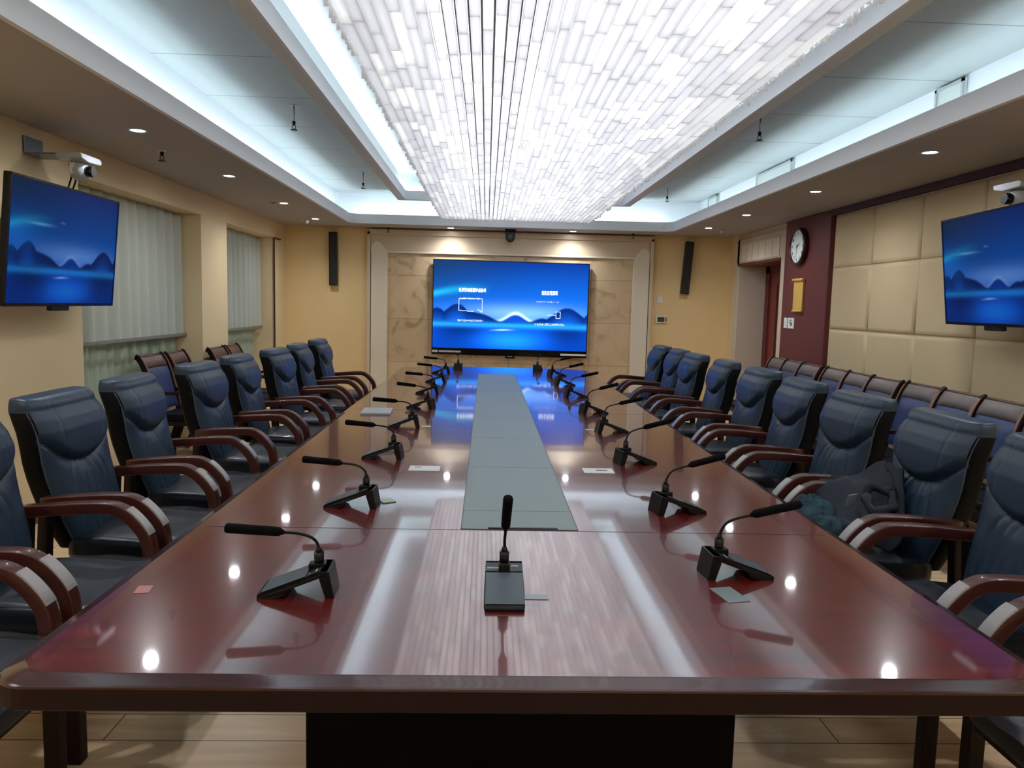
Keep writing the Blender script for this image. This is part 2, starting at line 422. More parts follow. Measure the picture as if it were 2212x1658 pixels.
# access panels on the right recess wall
for (a, b, z0, z1), lab in zip(((4.78, 5.08, 2.62, 2.93), (7.45, 8.42, 2.60, 2.93), (9.85, 10.25, 2.60, 2.93)),
        ('small pale access hatch in the right ceiling cove nearest the camera', 'long pale access hatch midway along the right ceiling cove', 'pale access hatch at the far end of the right ceiling cove')):
    t = thing('access_hatch', lab, 'hatch', (RX1-.01, (a+b)/2, z0))
    MB().box(-.012, .008, (a-b)/2, (b-a)/2, 0, z1-z0).build('hatch_panel', mat('hatch_paint', srgb(190, 200, 196), .5), t, bevel=.003)
    f = MB(); h = z1-z0; w = (b-a)/2
    f.box(-.022, -.010, -w, w, h-.02, h).box(-.022, -.010, -w, w, 0, .02).box(-.022, -.010, -w, -w+.02, 0, h).box(-.022, -.010, w-.02, w, 0, h)
    f.build('hatch_frame', M['silver'], t)

# ------------------------------------------------------------------ chandelier
def chandelier():
    X0, X1, Y0, Y1 = -.56, 1.24, -.6, 9.55
    t = thing('crystal_chandelier', 'huge rectangular crystal bar chandelier filling the middle of the ceiling', 'chandelier', (.34, 4.5, 3.12))
    ox, oy, oz = .34, 4.5, 3.12
    MB().box(X0-ox-.02, X1-ox+.02, Y0-oy, Y1-oy, -.20, -.12).build('ceiling_plate', M['white'], t)
    MB().box(X0-ox, X1-ox, Y0-oy+.02, Y1-oy-.02, -.215, -.205).build('light_panel', M['plate'], t)
    n = 38; pitch = (X1-X0)/n; rnd = random.Random(3)
    for i in range(n):
        mb = MB(); x = X0+(i+.5)*pitch-ox; y = Y0; wx = x+ox; fr_ = []
        g = .0045 if -.26 < wx < .28 else .0022
        while y < Y1-.04:
            L = rnd.uniform(.16, .62); y2 = min(y+L, Y1)
            gap = .003 if y < 4 else rnd.uniform(.004, .009)
            hw = pitch*.5-g-rnd.uniform(0, .0008)
            zb = 2.50+rnd.uniform(-.003, .003)-oz
            k0 = len(mb.f); mb.box(x-hw, x+hw, y-oy, y2-gap-oy, zb, zb+.03)
            if rnd.random() < (.45 if i % 2 else .75): fr_ += range(k0, len(mb.f))
            y = y2
        ro = mb.build('crystal_row', [M['crystal'], M['crystal_frost']], t)
        for k_ in fr_: ro.data.polygons[k_].material_index = 1
        if i:
            xr = X0+i*pitch-ox
            MB().box(xr-.0045, xr+.0045, Y0-oy, Y1-oy, 2.535-oz, 2.55-oz).build('crystal_rail', M['raildark'], t)
    # hanging crystal drops along both sides and across the far end
    for nm, pts in (('side', [(X0-.012, y) for y in np.arange(Y0, Y1, .045)]), ('side', [(X1+.012, y) for y in np.arange(Y0, Y1, .045)]), ('end', [(x, Y1+.012) for x in np.arange(X0, X1, .03)])):
        mb = MB()
        for x, y in pts:
            zt = 2.90-oz; zb = 2.475+rnd.uniform(-.01, .03)-oz; zz = zt
            while zz > zb+.02:
                h = rnd.uniform(.05, .12); z2 = max(zz-h, zb)
                mb.obox((x-ox, y-oy, (zz+z2)/2), (.006, .006, (zz-z2)/2-.003), Matrix.Rotation(rnd.uniform(0, 1.5), 3, 'Z')); zz = z2
        mb.build('crystal_fringe', M['crystal'], t)
chandelier()

# ------------------------------------------------------------------ downlights, sprinklers, detectors
def downlight(x, y, lab, first=[None]):
    if first[0] is None:
        t = thing('downlight', lab, 'downlight', (x, y, ZC), group='recessed downlights around the soffit')
        rg = MB(); n = 28
        rows = []
        for r_, z_ in ((.062, 0), (.060, -.006), (.048, -.006), (.040, -.0015), (.040, -.0005)):
            rows.append([(r_*math.cos(2*math.pi*k/n), r_*math.sin(2*math.pi*k/n), z_) for k in range(n)])
        rg.grid(rows, True, True); rg.build('trim_ring', mat('downlight_ring', srgb(170, 190, 205), .3, metal=.3), t)
        MB().cyl((0, 0, -.004), .039, .003, 24).build('lamp_lens', M['lampglow'], t)
        ld = bpy.data.lights.new('spot', 'SPOT'); ld.energy = DOWN_W; ld.spot_size = R(150); ld.spot_blend = 1.0; ld.shadow_soft_size = .04; ld.color = (.95, .97, 1)
        lo = bpy.data.objects.new('lamp_light', ld); COL.objects.link(lo); lo.parent = t; lo.location = (0, 0, -.012)
        first[0] = t
    else:
        r_ = dup(first[0], (x, y, ZC), (0, 0, 0), lab)
        if y < 2:  # lamps out of view near the camera run brighter to fill the floor
            for c_ in r_.children:
                if c_.type == 'LIGHT': c_.data = c_.data.copy(); c_.data.energy = DOWN_W*1.6
side = ['nearest the camera', 'second from the camera', 'third from the camera', 'farthest from the camera']
for i, y in enumerate((5.08, 6.82, 8.61, 10.17)):
    downlight(-2.23, y, 'round recessed downlight in the left soffit, %s' % side[i])
    downlight(2.83, (4.98, 6.71, 8.49, 9.94)[i], 'round recessed downlight in the right soffit, %s' % side[i])
downlight(-.52, 10.88, 'round recessed downlight over the wall screen, left one')
downlight(1.19, 10.88, 'round recessed downlight over the wall screen, right one')
for i, y in enumerate((3.3, 1.5, -.2)):  # last pair is added out of view to brighten the floor
    downlight(-2.23, y, 'round recessed downlight in the left soffit, outside the frame %s' % ('above the first chairs', 'beside the camera', 'behind the camera, added fill')[i])
    downlight(2.83, y, 'round recessed downlight in the right soffit, outside the frame %s' % ('above the first chairs', 'beside the camera', 'behind the camera, added fill')[i])

downlight(-.52, -2.25, 'unseen fill downlight added at the near end of the room, outside the frame, left one')  # both near-end lamps are added, unseen, to light front wall and floor
downlight(1.19, -2.25, 'unseen fill downlight added at the near end of the room, outside the frame, right one')
def sprinkler(x, y, z, drop, lab, grp):
    t = thing('sprinkler', lab, 'sprinkler', (x, y, z), group=grp)
    MB().cyl((0, 0, -.004), .028, .004, 20).build('flange', M['whitepl'] if drop < .06 else M['metal'], t)
    MB().cyl((0, 0, -drop), .006, drop-.004, 10).build('pipe', M['metal'], t)
    MB().cyl((0, 0, -drop-.03), .010, .03, 12, r2=.014).tube([(-.012, 0, -drop-.03), (-.014, 0, -drop-.05), (0, 0, -drop-.058), (.014, 0, -drop-.05), (.012, 0, -drop-.03)], .003, 6).build('sprinkler_head', M['darkwood'], t)
    MB().cyl((0, 0, -drop-.064), .027, .003, 16).build('deflector', M['darkwood'], t)
sprinkler(-2.36, 5.76, ZC, .01, 'small bronze sprinkler head in the left soffit behind the first downlight', 'soffit sprinklers')
sprinkler(-1.40, 11.0, ZC, .01, 'small sprinkler head in the far soffit, left of the wall screen', 'soffit sprinklers')
sprinkler(2.04, 10.9, ZC, .01, 'small sprinkler head in the far soffit, right of the wall screen', 'soffit sprinklers')
sprinkler(-1.50, 6.1, 2.95, .12, 'pendant sprinkler hanging in the left ceiling tray', 'tray sprinklers')
sprinkler(-1.45, 9.1, 2.95, .12, 'pendant sprinkler hanging at the far left end of the ceiling tray', 'tray sprinklers')
sprinkler(2.05, 5.95, 2.95, .12, 'pendant sprinkler hanging in the right ceiling tray', 'tray sprinklers')
sprinkler(2.2, 9.6, 2.95, .10, 'pendant sprinkler hanging at the far right end of the ceiling tray', 'tray sprinklers')
t = thing('smoke_detector', 'white bullet camera and sensor on the left soffit beside the farthest downlight', 'detector', (-2.42, 10.3, ZC))
MB().cyl((0, 0, -.012), .03, .012, 20).build('base', M['whitepl'], t); MB().cyl((.05, 0, -.05), .022, .05, 16, r2=.03).build('sensor', M['whitepl'], t)
t = thing('smoke_detector', 'white sensor on the right soffit beside the farthest downlight', 'detector', (3.10, 10.17, ZC))
MB().cyl((0, 0, -.01), .02, .01, 20).build('base', M['whitepl'], t); MB().cyl((-.03, 0, -.035), .02, .035, 16, r2=.026).build('sensor', M['whitepl'], t)
t = thing('sensor_dome', 'tiny dark sensor in the left soffit near the third downlight', 'sensor', (-2.34, 8.6, ZC))
MB().cyl((0, 0, -.012), .02, .012, 16, r2=.028).build('sensor', M['rail'], t)

# ------------------------------------------------------------------ left window curtains
def curtain(x, y0, y1, z0, z1, lam, amp, m, name, seed=0):
    rnd = random.Random(seed); n = int((y1-y0)/.0125); rows = []
    ph = [rnd.uniform(0, 6.28) for _ in range(4)]
    for k, z in enumerate(np.linspace(z0, z1, 14)):
        t_ = k/13; row = []
        for i in range(n+1):
            y = y0+(y1-y0)*i/n
            a = amp*(1-.35*t_)
            w = 2*math.pi*(y-y0)/lam + .8*math.sin(2*y+ph[0]) + .25*math.sin(5*y+ph[1]+t_)
            row.append((x+a*math.sin(w)+.006*math.sin(9*y+ph[2]), y, z))
        rows.append(row)
    return MB().grid(rows)
for i, (a, b, lab) in enumerate(((5.64, 7.90, 'nearer window behind the left screen'), (8.73, 10.56, 'farther window by the back corner'))):
    t = thing('curtain', 'pale pleated curtain with grey bottom rail, %s' % lab, 'curtain', (XL-.2, (a+b)/2, 2.29), group=None)
    yc = (a+b)/2
    c = curtain(0, a-yc, b-yc, 1.10-2.29, 0, .20, .034, M['curtain'], 'curtain', i)
    c.build('curtain_panel', M['curtain'], t)
    MB().box(-.05, -.035, a-yc-.02, b-yc+.02, -.02, .008).build('curtain_track', M['rail'], t)
    MB().box(.024, .044, a-yc, b-yc+.02, 1.085-2.29, 1.115-2.29).build('bottom_rail', M['rail'], t, bevel=.003)
    t2 = thing('sheer_curtain', 'thin greenish sheer curtain below the grey rail, %s' % lab, 'curtain', (XL-.275, yc, 2.29))
    curtain(0, a-yc, b-yc, .46-2.29, -.01, .13, .014, M['sheer'], 's', 5+i).build('curtain_panel', M['sheer'], t2)

# ------------------------------------------------------------------ back wall feature
fr = thing('screen_surround', 'cream lacquered surround with beige marble behind the wall screen', 'wall panelling', (.335, YB-.003, 0))
ox = .335
MB().box(-1.715-ox, -1.665-ox, -.09, 0, 0, 2.47).box(2.345-ox, 2.395-ox, -.09, 0, 0, 2.47).box(-1.715-ox, 2.395-ox, -.09, 0, 2.42, 2.50).build('outer_moulding', M['cream'], fr, bevel=.008)
MB().box(-1.665-ox, 2.345-ox, -.06, 0, 2.19, 2.42).build('top_panel', M['cream'], fr, bevel=.004)
for sgn, xa, xb in ((1, -1.655, -1.425), (-1, 2.335, 2.105)):
    # slanted light strip with a curved pointed top, leaning back to the marble
    xo = [(xa-ox, 0), (xa-ox, 2.26)]
    top = [(lerp(xa, xb, u)-ox, 2.26+.10*math.sin(min(1, u*2.2)*math.pi/2)-(.17*u*u)) for u in (0, .08, .18, .3, .5, .75, 1)]
    poly = [(xa-ox, 0)]+top+[(xb-ox, 0)]
    if sgn < 0: poly = poly[::-1]
    MB().prism(poly, 'y', -.085, -.06 if False else -.0).build('arched_pilaster', M['cream2'], fr, bevel=.006)
MB().box(-1.425-ox, 2.105-ox, -.065, 0, 2.17, 2.20).build('inner_moulding', M['cream2'], fr, bevel=.006)
MB().box(-1.425-ox, 2.105-ox, -.03, -.003, 0, 2.19).build('marble_panel', M['marble'], fr)['label'] = 'beige veined marble panel'

# screen picture painted as vertex colours (emissive display)
NX, NY = 400, 226
def paint(bright=1.0, ui=True, seed=0):
    u = np.linspace(0, 1, NX)[None, :].repeat(NY, 0); v = np.linspace(0, 1, NY)[:, None].repeat(NX, 1)   # v up
    c = np.zeros((NY, NX, 3))
    def L(*rgb): return np.array(srgb(*rgb)[:3])
    # sky
    t = np.clip((v-.35)/.65, 0, 1)[..., None]; hz = np.clip(1-(v-.35)/.5, 0, 1)[..., None]
    c[:] = L(14, 104, 215)*(1-t) + L(3, 44, 128)*t
    d = np.clip(1-u*1.5, 0, 1)[..., None]*t
    c = c*(1-d*.85)+L(16, 46, 66)*d*.85
    glow = np.exp(-((v-.42)/.09)**2)*np.clip(np.exp(-((u-.58)/.35)**2), 0, 1); c += glow[..., None]*L(150, 190, 235)*.45
    au = np.exp(-((v-(.62+.22*u+.02*np.sin(9*u)))/(.035+.05*u))**2)*np.clip(1-u/.38, 0, 1); c = c+au[..., None]*L(20, 150, 150)*.9
    def hill(cx, w, h, b=.0): return h*np.exp(-np.abs((u-cx)/w)**2.1)+b
    h1 = np.maximum.reduce([hill(.15, .10, .205), hill(.24, .15, .125), hill(.02, .09, .15)])+.305+.006*np.sin(40*u)
    h2 = hill(.535, .075, .10)+.30
    h3 = np.maximum.reduce([hill(.87, .12, .185), hill(.71, .07, .06), hill(1.04, .07, .16)])+.31
    base = .30
    rim = np.exp(-((v-np.maximum(h2, .30)-.012)/.022)**2)*np.exp(-((u-.53)/.22)**2); c += rim[..., None]*L(230, 235, 250)*(.55 if ui else .12)
    for h, cc in ((h2, L(6, 60, 170)), (h1, L(2, 28, 96)), (h3, L(2, 30, 104))):
        m_ = 1/(1+np.exp(-(h-v)/.004)); m_ *= (v > base-.03)
        dep = np.clip((h-v)/.21, 0, 1)**1.5
        col = cc[None, None]*(1-dep[..., None])+L(14, 92, 205)*dep[..., None]
        c = c*(1-m_[..., None])+col*m_[..., None]
    w_ = 1/(1+np.exp((v-base)/.004))
    mist = np.exp(-((v-.275)/.03)**2)
    wat = L(4, 70, 190)*(1-(1-v[..., None]/.3)*.25)
    wat = wat + (np.exp(-((u-.5)/.2)**2)*np.exp(-((v-.10)/.1)**2))[..., None]*L(20, 120, 255)*.9
    refl = np.exp(-np.abs((u-.17)/.17)**2.4)+np.exp(-np.abs((u-.88)/.15)**2.4)
    wat = wat*(1-.62*np.clip(refl, 0, 1)*np.clip((v+.06)/.26, 0, 1))[..., None]
    c = c*(1-w_[..., None])+wat*w_[..., None]
    c += mist[..., None]*L(40, 165, 245)*.55
    st = np.exp(-((v-(.225-.6*(u-.5)**2))/.008)**2)*np.exp(-((u-.45)/.05)**2); c += st[..., None]*L(190, 225, 255)*.7
    c = np.clip(c, 0, 1)
    rnd = np.random.default_rng(seed)
    def glyphs(x0, x1, y, h, n, on=.62, a=.95):
        j0, j1 = int(x0*NX), int(x1*NX); i0, i1 = int((y-h/2)*NY), int((y+h/2)*NY)+1
        cw = max(1, (j1-j0)//n)
        for k in range(n):
            for i in range(i0, i1):
                for j in range(j0+k*cw, j0+k*cw+max(1, cw-1)):
                    if rnd.random() < on: c[i, min(j, NX-1)] = c[i, min(j, NX-1)]*(1-a)+a*np.array([.9, .95, 1])
    if ui:
        glyphs(.165, .345, .668, .042, 10, .66)
        glyphs(.70, .805, .662, .042, 6, .66)
        glyphs(.172, .32, .572, .014, 18, .55, .8)
        glyphs(.665, .82, .56, .012, 20, .5, .65)
        glyphs(.16, .35, .322, .018, 22, .55, .7)
        glyphs(.66, .905, .30, .024, 26, .5, .7)
        def line(x0, y0, x1, y1, a=.85):
            n = 200
            for k in range(n+1):
                j = int(lerp(x0, x1, k/n)*NX); i = int(lerp(y0, y1, k/n)*NY); c[i, j] = c[i, j]*(1-a)+a*np.array([.75, .88, 1])
        line(.165, .43, .165, .57); line(.315, .42, .315, .57); line(.165, .435, .26, .425); line(.315, .42, .29, .45, .5); line(.165, .57, .315, .575, .6)
        line(.795, .45, .795, .375); line(.823, .45, .823, .375); line(.795, .45, .823, .45); line(.795, .375, .823, .375); line(.74, .41, .79, .41)
    else:
        glyphs(.42, .47, .70, .014, 8, .5, .5)
        sm = np.exp(-((v-.66)/.012)**2)*np.exp(-((u-.25)/.09)**2); c += sm[..., None]*L(130, 190, 235)*.6
        for q in range(2): 
            m_ = np.exp(-((u-.02)/.18)**2)*np.exp(-((v-.58)/.14)**2); c += m_[..., None]*L(10, 90, 170)*.5
    return np.clip(c, 0, 1)*bright
def vcol_mat(name, st):
    m = bpy.data.materials.new(name); m.use_nodes = True; nt = m.node_tree; n = nt.nodes; l = nt.links; b = n['Principled BSDF']
    a = n.new('ShaderNodeAttribute'); a.attribute_name = 'pic'; l.new(a.outputs['Color'], b.inputs['Emission Color']); b.inputs['Emission Strength'].default_value = st
    b.inputs['Base Color'].default_value = (.002, .002, .003, 1); b.inputs['Roughness'].default_value = .3; b.inputs['Specular IOR Level'].default_value = .04
    return m
def display(w, h, y, zc, parent, pic, st, name='display'):
    xs = np.linspace(-w/2, w/2, NX); zs = np.linspace(zc-h/2, zc+h/2, NY)
    X, Z = np.meshgrid(xs, zs); V = np.stack([X, np.full_like(X, y), Z], -1).reshape(-1, 3)
    idx = np.arange(NX*NY).reshape(NY, NX); F = np.stack([idx[:-1, :-1], idx[:-1, 1:], idx[1:, 1:], idx[1:, :-1]], -1).reshape(-1, 4)
    me = bpy.data.meshes.new(name); me.from_pydata(V.tolist(), [], F.tolist())
    ca = me.color_attributes.new('pic', 'FLOAT_COLOR', 'POINT')
    ca.data.foreach_set('color', np.concatenate([pic.reshape(-1, 3), np.ones((NX*NY, 1))], 1).ravel())
    me.materials.append(vcol_mat(name+'_picture', st))
    o = bpy.data.objects.new(name, me); COL.objects.link(o); o.parent = parent; return o
def tv(name, lab, w, loc, rot, chin, pic, st, mount):
    h = w*.5625; t = thing(name, lab, 'television', loc, rot)
    b = .012; H = h+2*b+chin
    MB().box(-w/2-b, w/2+b, 0, .035, -H/2, H/2).build('housing', M['black'], t, bevel=.004)
    MB().box(-w*.32, w*.32, .036, .075, -H*.35, H*.2).build('rear_cover', M['black'], t, bevel=.012)
    bz = MB(); z0 = -H/2; y0, y1 = -.006, .0
    bz.box(-w/2-b, w/2+b, y0, y1, H/2-b, H/2).box(-w/2-b, w/2+b, y0, y1, z0, z0+b+chin).box(-w/2-b, -w/2, y0, y1, z0, H/2).box(w/2, w/2+b, y0, y1, z0, H/2)
    bz.build('bezel', M['blackgloss'], t)
    display(w, h, -.002, chin/2, t, pic, st)
    if mount:
        mm = MB(); mm.box(-.2, .2, .076, .09, -.2, .2)
        mm.box(-.03, .03, .09, .30, -.04, .04)
        mm.box(-.12, .12, .285, .305, -.18, .18)
        mm.build('wall_bracket', M['black'], t, bevel=.003)
    return t, H
main_pic = paint(1, True, 1); side_pic = paint(1, False, 2)
tvm, Hm = tv('wall_screen', 'large wall screen showing blue mountain lake wallpaper with menu text, on the marble panel', 2.215, (.345, YB-.11, 1.415), (0, R(.35), 0), .085, main_pic, 1.65, False)
z0 = -Hm/2
mb = MB().box(-1.11, -1.03, -.0085, -.0065, z0+.03, z0+.062).box(-1.015, -.70, -.0085, -.0065, z0+.034, z0+.056).box(.74, 1.11, -.0085, -.0065, z0+.028, z0+.056)
mb.build('sticker', M['paper'], tvm)
k = MB(); rr = random.Random(4)
for x in np.arange(-1.005, -.71, .012): k.box(x, x+rr.uniform(.004, .009), -.0092, -.0086, z0+.040, z0+.050)
for x in np.arange(-1.10, -1.04, .012): k.box(x, x+.007, -.0092, -.0086, z0+.038, z0+.054)
k.build('sticker_print', M['rail'], tvm)
MB().box(-.06, .08, -.012, .03, z0-.035, z0+.002).build('sensor_box', M['black'], tvm, bevel=.004)
MB().box(-.03, .04, -.0135, -.0125, z0-.006, z0-.002).build('maker_mark', M['wtext'], tvm)
MB().box(-.9, .9, .036, .077, -.5, .5).build('wall_mount', M['black'], tvm)
tvl, Hs = tv('television', 'tilted television on the left wall showing a dim blue mountain lake', 1.205, (-2.542, 4.804, 1.757), (R(5.5), 0, R(90.75)), .006, side_pic, .38, True)
tvr, Hs = tv('television', 'tilted television on the right padded wall showing a blue mountain lake, cut by the frame', 1.205, (3.083, 4.629, 1.77), (R(7.1), 0, R(-95.6)), .006, side_pic, .38, True)
for t in (tvl, tvr):
    MB().box(-.14, .06, .0, .03, -Hs/2-.03, -Hs/2).build('sensor_box', M['black'], t, bevel=.004)

# conference cameras on brackets above the side screens
def wall_camera(lab, loc, rotz):
    t = thing('conference_camera', lab, 'camera', loc, (0, 0, rotz))
    # local: -Y looks into the room, wall at +Y
    MB().box(-.10, .10, .235, .245, -.01, .10).box(-.10, .10, .0, .245, -.012, 0).build('wall_shelf', mat('blue_grey_metal', srgb(110, 124, 134), .4, metal=.3), t, bevel=.003)
    MB().prism([(-.13, .0), (-.12, -.03), (-.04, -.045), (.12, -.040), (.13, -.012), (.10, 0)], 'y', -.12, .04).build('camera_plate', M['silver'], t, bevel=.006)
    mb = MB(); rows = []
    for z_, r_ in ((-.045, .045), (-.06, .055), (-.10, .058), (-.13, .050), (-.145, .03)):
        rows.append([(r_*math.cos(2*math.pi*k/24), -.04+r_*math.sin(2*math.pi*k/24), z_) for k in range(24)])
    mb.grid(rows, True, True); mb.add([(q[0], q[1], q[2]) for q in rows[-1]], [tuple(range(24))]); mb.build('camera_body', M['silver'], t)
    MB().cyl((0, -.13, -.095), .034, .05, 24, axis='y').build('camera_lens', M['blackgloss'], t)
    MB().box(-.055, .055, -.05, .0, -.12, -.045).build('camera_arm', M['whitepl'], t, bevel=.012)
    MB().tube(spline([(.07, .04, -.04), (.09, .03, -.12), (.10, .06, -.20), (.09, .10, -.26)]), .006, 8).tube(spline([(.05, .05, -.04), (.10, .06, -.10), (.07, .08, -.22)]), .006, 8).build('cable', M['black'], t)
wall_camera('silver conference camera on a shelf bracket above the left television', (-2.63, 5.06, 2.345), R(90))
wall_camera('silver conference camera on a shelf bracket above the right television', (3.27, 4.68, 2.29), R(-90))
t = thing('dome_camera', 'black camera hanging from the far soffit above the wall screen', 'camera', (.31, 10.85, ZC))
MB().box(-.075, .075, -.05, .05, -.035, 0).build('mount_plate', M['black'], t, bevel=.004)
MB().prism([(-.072, -.03), (.072, -.03), (.058, -.14), (.03, -.175), (-.03, -.175), (-.058, -.14)], 'y', -.05, .05).build('camera_body', M['black'], t, bevel=.012)
MB().cyl((0, -.062, -.11), .032, .02, 24, axis='y').build('camera_lens', M['blackgloss'], t)

# column speakers
def speaker(lab, x, zt, zb, lean):
    t = thing('column_speaker', lab, 'speaker', (x, YB-.06, (zt+zb)/2), (R(2), R(lean), 0), group='black column speakers on the back wall')
    h = (zt-zb)/2
    MB().box(-.055, .055, -.06, .05, -h, h).build('cabinet', M['black'], t, bevel=.006)
    g = MB().box(-.048, .048, -.066, -.0605, -h+.01, h-.01); g.build('grille', mat('speaker_grille', (.012, .012, .013, 1), .6, bump=1, bscale=300), t)
    MB().box(-.03, .03, .05, .06, -.08, .08).build('wall_bracket', M['metal'], t)
speaker('tall black column speaker on the yellow wall left of the wall screen', -2.19, 2.44, 1.69, 0)
speaker('tall black column speaker on the yellow wall right of the wall screen', 2.885, 2.44, 1.69, 3)
# thermostat and switch
t = thing('light_switch', 'small white switch above the thermostat right of the marble', 'switch', (2.52, YB, 1.60))
MB().box(-.043, .043, -.012, 0, -.05, .05).build('plate', M['whitepl'], t, bevel=.003); MB().box(-.02, .02, -.016, -.012, -.028, .028).build('rocker', M['paper'], t, bevel=.002)
t = thing('thermostat', 'cream thermostat with a dark display below the white switch', 'thermostat', (2.555, YB, 1.315))
MB().box(-.09, .09, -.03, 0, -.055, .055).build('body', M['cream2'], t, bevel=.006); MB().box(-.06, .04, -.033, -.0305, -.035, .035).build('display', mat('lcd', srgb(70, 74, 66), .3), t)
MB().box(.05, .075, -.034, -.0305, -.03, .03).build('buttons', M['rail'], t)

# ------------------------------------------------------------------ right wall
# dark top trim and pillar
struct('trim_11', MB().box(XR-.05, XR, YF, 7.86, 2.46, ZC), M['trimdark'])
tag(MB().box(XR-.055, XR, 7.86, 9.04, .0, 2.515).build('wood_pillar', M['maroon'], bevel=.006), 'maroon wood panelled pillar carrying the clock beside the door', 'pillar')
# padded panels
ys = [7.82-.79*k for k in range(14)]; zsn = [2.455, 1.925, 1.31, .70, .10]
names = {}
def pad(y1, y0, z1, z0):
    g = .004; n = 10; rows = []; w = y1-y0; h = z1-z0
    prof = [(0, 0), (.004, .012), (.014, .022), (.035, .028)]
    mb = MB(); loops = []
    for ins, out in prof:
        loops.append([(XR-out, y0+g+ins, z0+g+ins), (XR-out, y1-g-ins, z0+g+ins), (XR-out, y1-g-ins, z1-g-ins), (XR-out, y0+g+ins, z1-g-ins)])
    mb.grid([l_[::-1] for l_ in loops], True, True); o = len(mb.v)-4; mb.f.append((o, o+1, o+2, o+3)); mb.sm.append(False)
    return mb
rown = ['top row', 'second row', 'third row', 'bottom row']
coln = ['beside the maroon pillar', 'second from the maroon pillar', 'third from the maroon pillar', 'fourth from the maroon pillar', 'fifth from the maroon pillar', 'sixth from the maroon pillar']
for k in range(5):
    for r_ in range(4):
        o = pad(ys[k], ys[k+1], zsn[r_], zsn[r_+1]).build('padded_panel', M['padded'])
        tag(o, 'beige padded wall panel in the %s, %s' % (rown[r_], coln[k]), 'wall panel', 'padded panels on the right wall')
# clock
t = thing('wall_clock', 'round wall clock with white face and deep dark rim on the maroon pillar', 'clock', (XR-.055, 8.57, 2.20), (0, 0, R(-90)))
rc = .205; n = 48; rows = []
for r_, y in ((rc, 0), (rc+.004, -.03), (rc, -.055), (rc-.010, -.062), (rc-.024, -.058), (rc-.026, -.045)):
    rows.append([(r_*math.cos(2*math.pi*k/n), y, r_*math.sin(2*math.pi*k/n)) for k in range(n)])
MB().grid(rows, True, True).build('rim', mat('clock_rim', srgb(46, 18, 22), .3), t)
MB().cyl((0, -.046, 0), rc-.022, .03, n, axis='y').build('face', M['clockface'], t)
def text_mesh(s, size, mat_, parent, loc, rot, extr=.0008, name='numeral', align='CENTER'):
    cu = bpy.data.curves.new(name, 'FONT'); cu.body = s; cu.size = size; cu.extrude = extr; cu.align_x = align; cu.align_y = 'CENTER'
    tmp = bpy.data.objects.new('tmp', cu); COL.objects.link(tmp)
    dg = bpy.context.evaluated_depsgraph_get(); me = bpy.data.meshes.new_from_object(tmp.evaluated_get(dg))
    bpy.data.objects.remove(tmp); me.materials.clear(); me.materials.append(mat_)
    o = bpy.data.objects.new(name, me); COL.objects.link(o); o.parent = parent; o.location = loc; o.rotation_euler = rot; return o
for k in range(1, 13):
    a = R(90-30*k); text_mesh(str(k), .05, M['ink'], t, (.145*math.cos(a), -.048, .145*math.sin(a)), (R(90), 0, 0))
def hand(ang, L, w, nm, y):
    a = R(90-ang); d = Vector((math.cos(a), 0, math.sin(a))); s_ = Vector((-d.z, 0, d.x))
    P = [d*L, s_*w-d*.02, -s_*w-d*.02]
    mb = MB().add([tuple(Vector((p.x, y, p.z))) for p in P]+[tuple(Vector((p.x, y+.002, p.z))) for p in P], [(0, 1, 2), (3, 5, 4), (0, 3, 4, 1), (1, 4, 5, 2), (2, 5, 3, 0)])
    mb.build(nm, M['ink'], t)
hand(64, .085, .006, 'hour_hand', -.051); hand(183, .125, .0045, 'minute_hand', -.054)
text_mesh('QUARTZ', .016, M['ink'], t, (0, -.048, -.06), (R(90), 0, 0), name='dial_print') if False else None
# gold plaque and switches on the pillar
t = thing('brass_holder', 'gold coloured box with a scrolled lip on the maroon pillar below the clock', 'wall plaque', (XR-.055, 8.54, 1.66))
MB().prism([(-.125, -.17), (.125, -.17), (.125, .16), (-.125, .16)], 'x', -.022, 0).build('plaque', M['gold'], t, bevel=.004)
MB().cyl((-.024, -.145, .17), .018, .29, 16, axis='y').build('top_roll', M['gold'], t); MB().cyl((-.02, -.13, -.175), .012, .26, 16, axis='y').build('bottom_roll', M['gold'], t)
t = thing('wall_switch', 'single white switch plate on the maroon pillar, nearest the door', 'switch', (XR-.055, 8.88, 1.345))
MB().box(-.01, 0, -.045, .045, -.06, .06).build('plate', M['paper'], t, bevel=.002)
MB().box(-.013, -.0101, -.018, .018, -.03, .03).build('rocker', M['whitepl'], t)
t = thing('wall_switch', 'double white switch plate with black wording on the maroon pillar below the gold box', 'switch', (XR-.055, 8.72, 1.345))
MB().box(-.01, 0, -.085, .085, -.06, .06).build('plate', M['paper'], t, bevel=.002)
mb = MB(); rr = random.Random(9)
for k in range(9):
    y = rr.uniform(-.05, .05); z = rr.uniform(-.04, .04); mb.box(-.0112, -.0101, y, y+rr.uniform(.012, .03), z, z+rr.uniform(.008, .022))
mb.build('print', M['ink'], t)

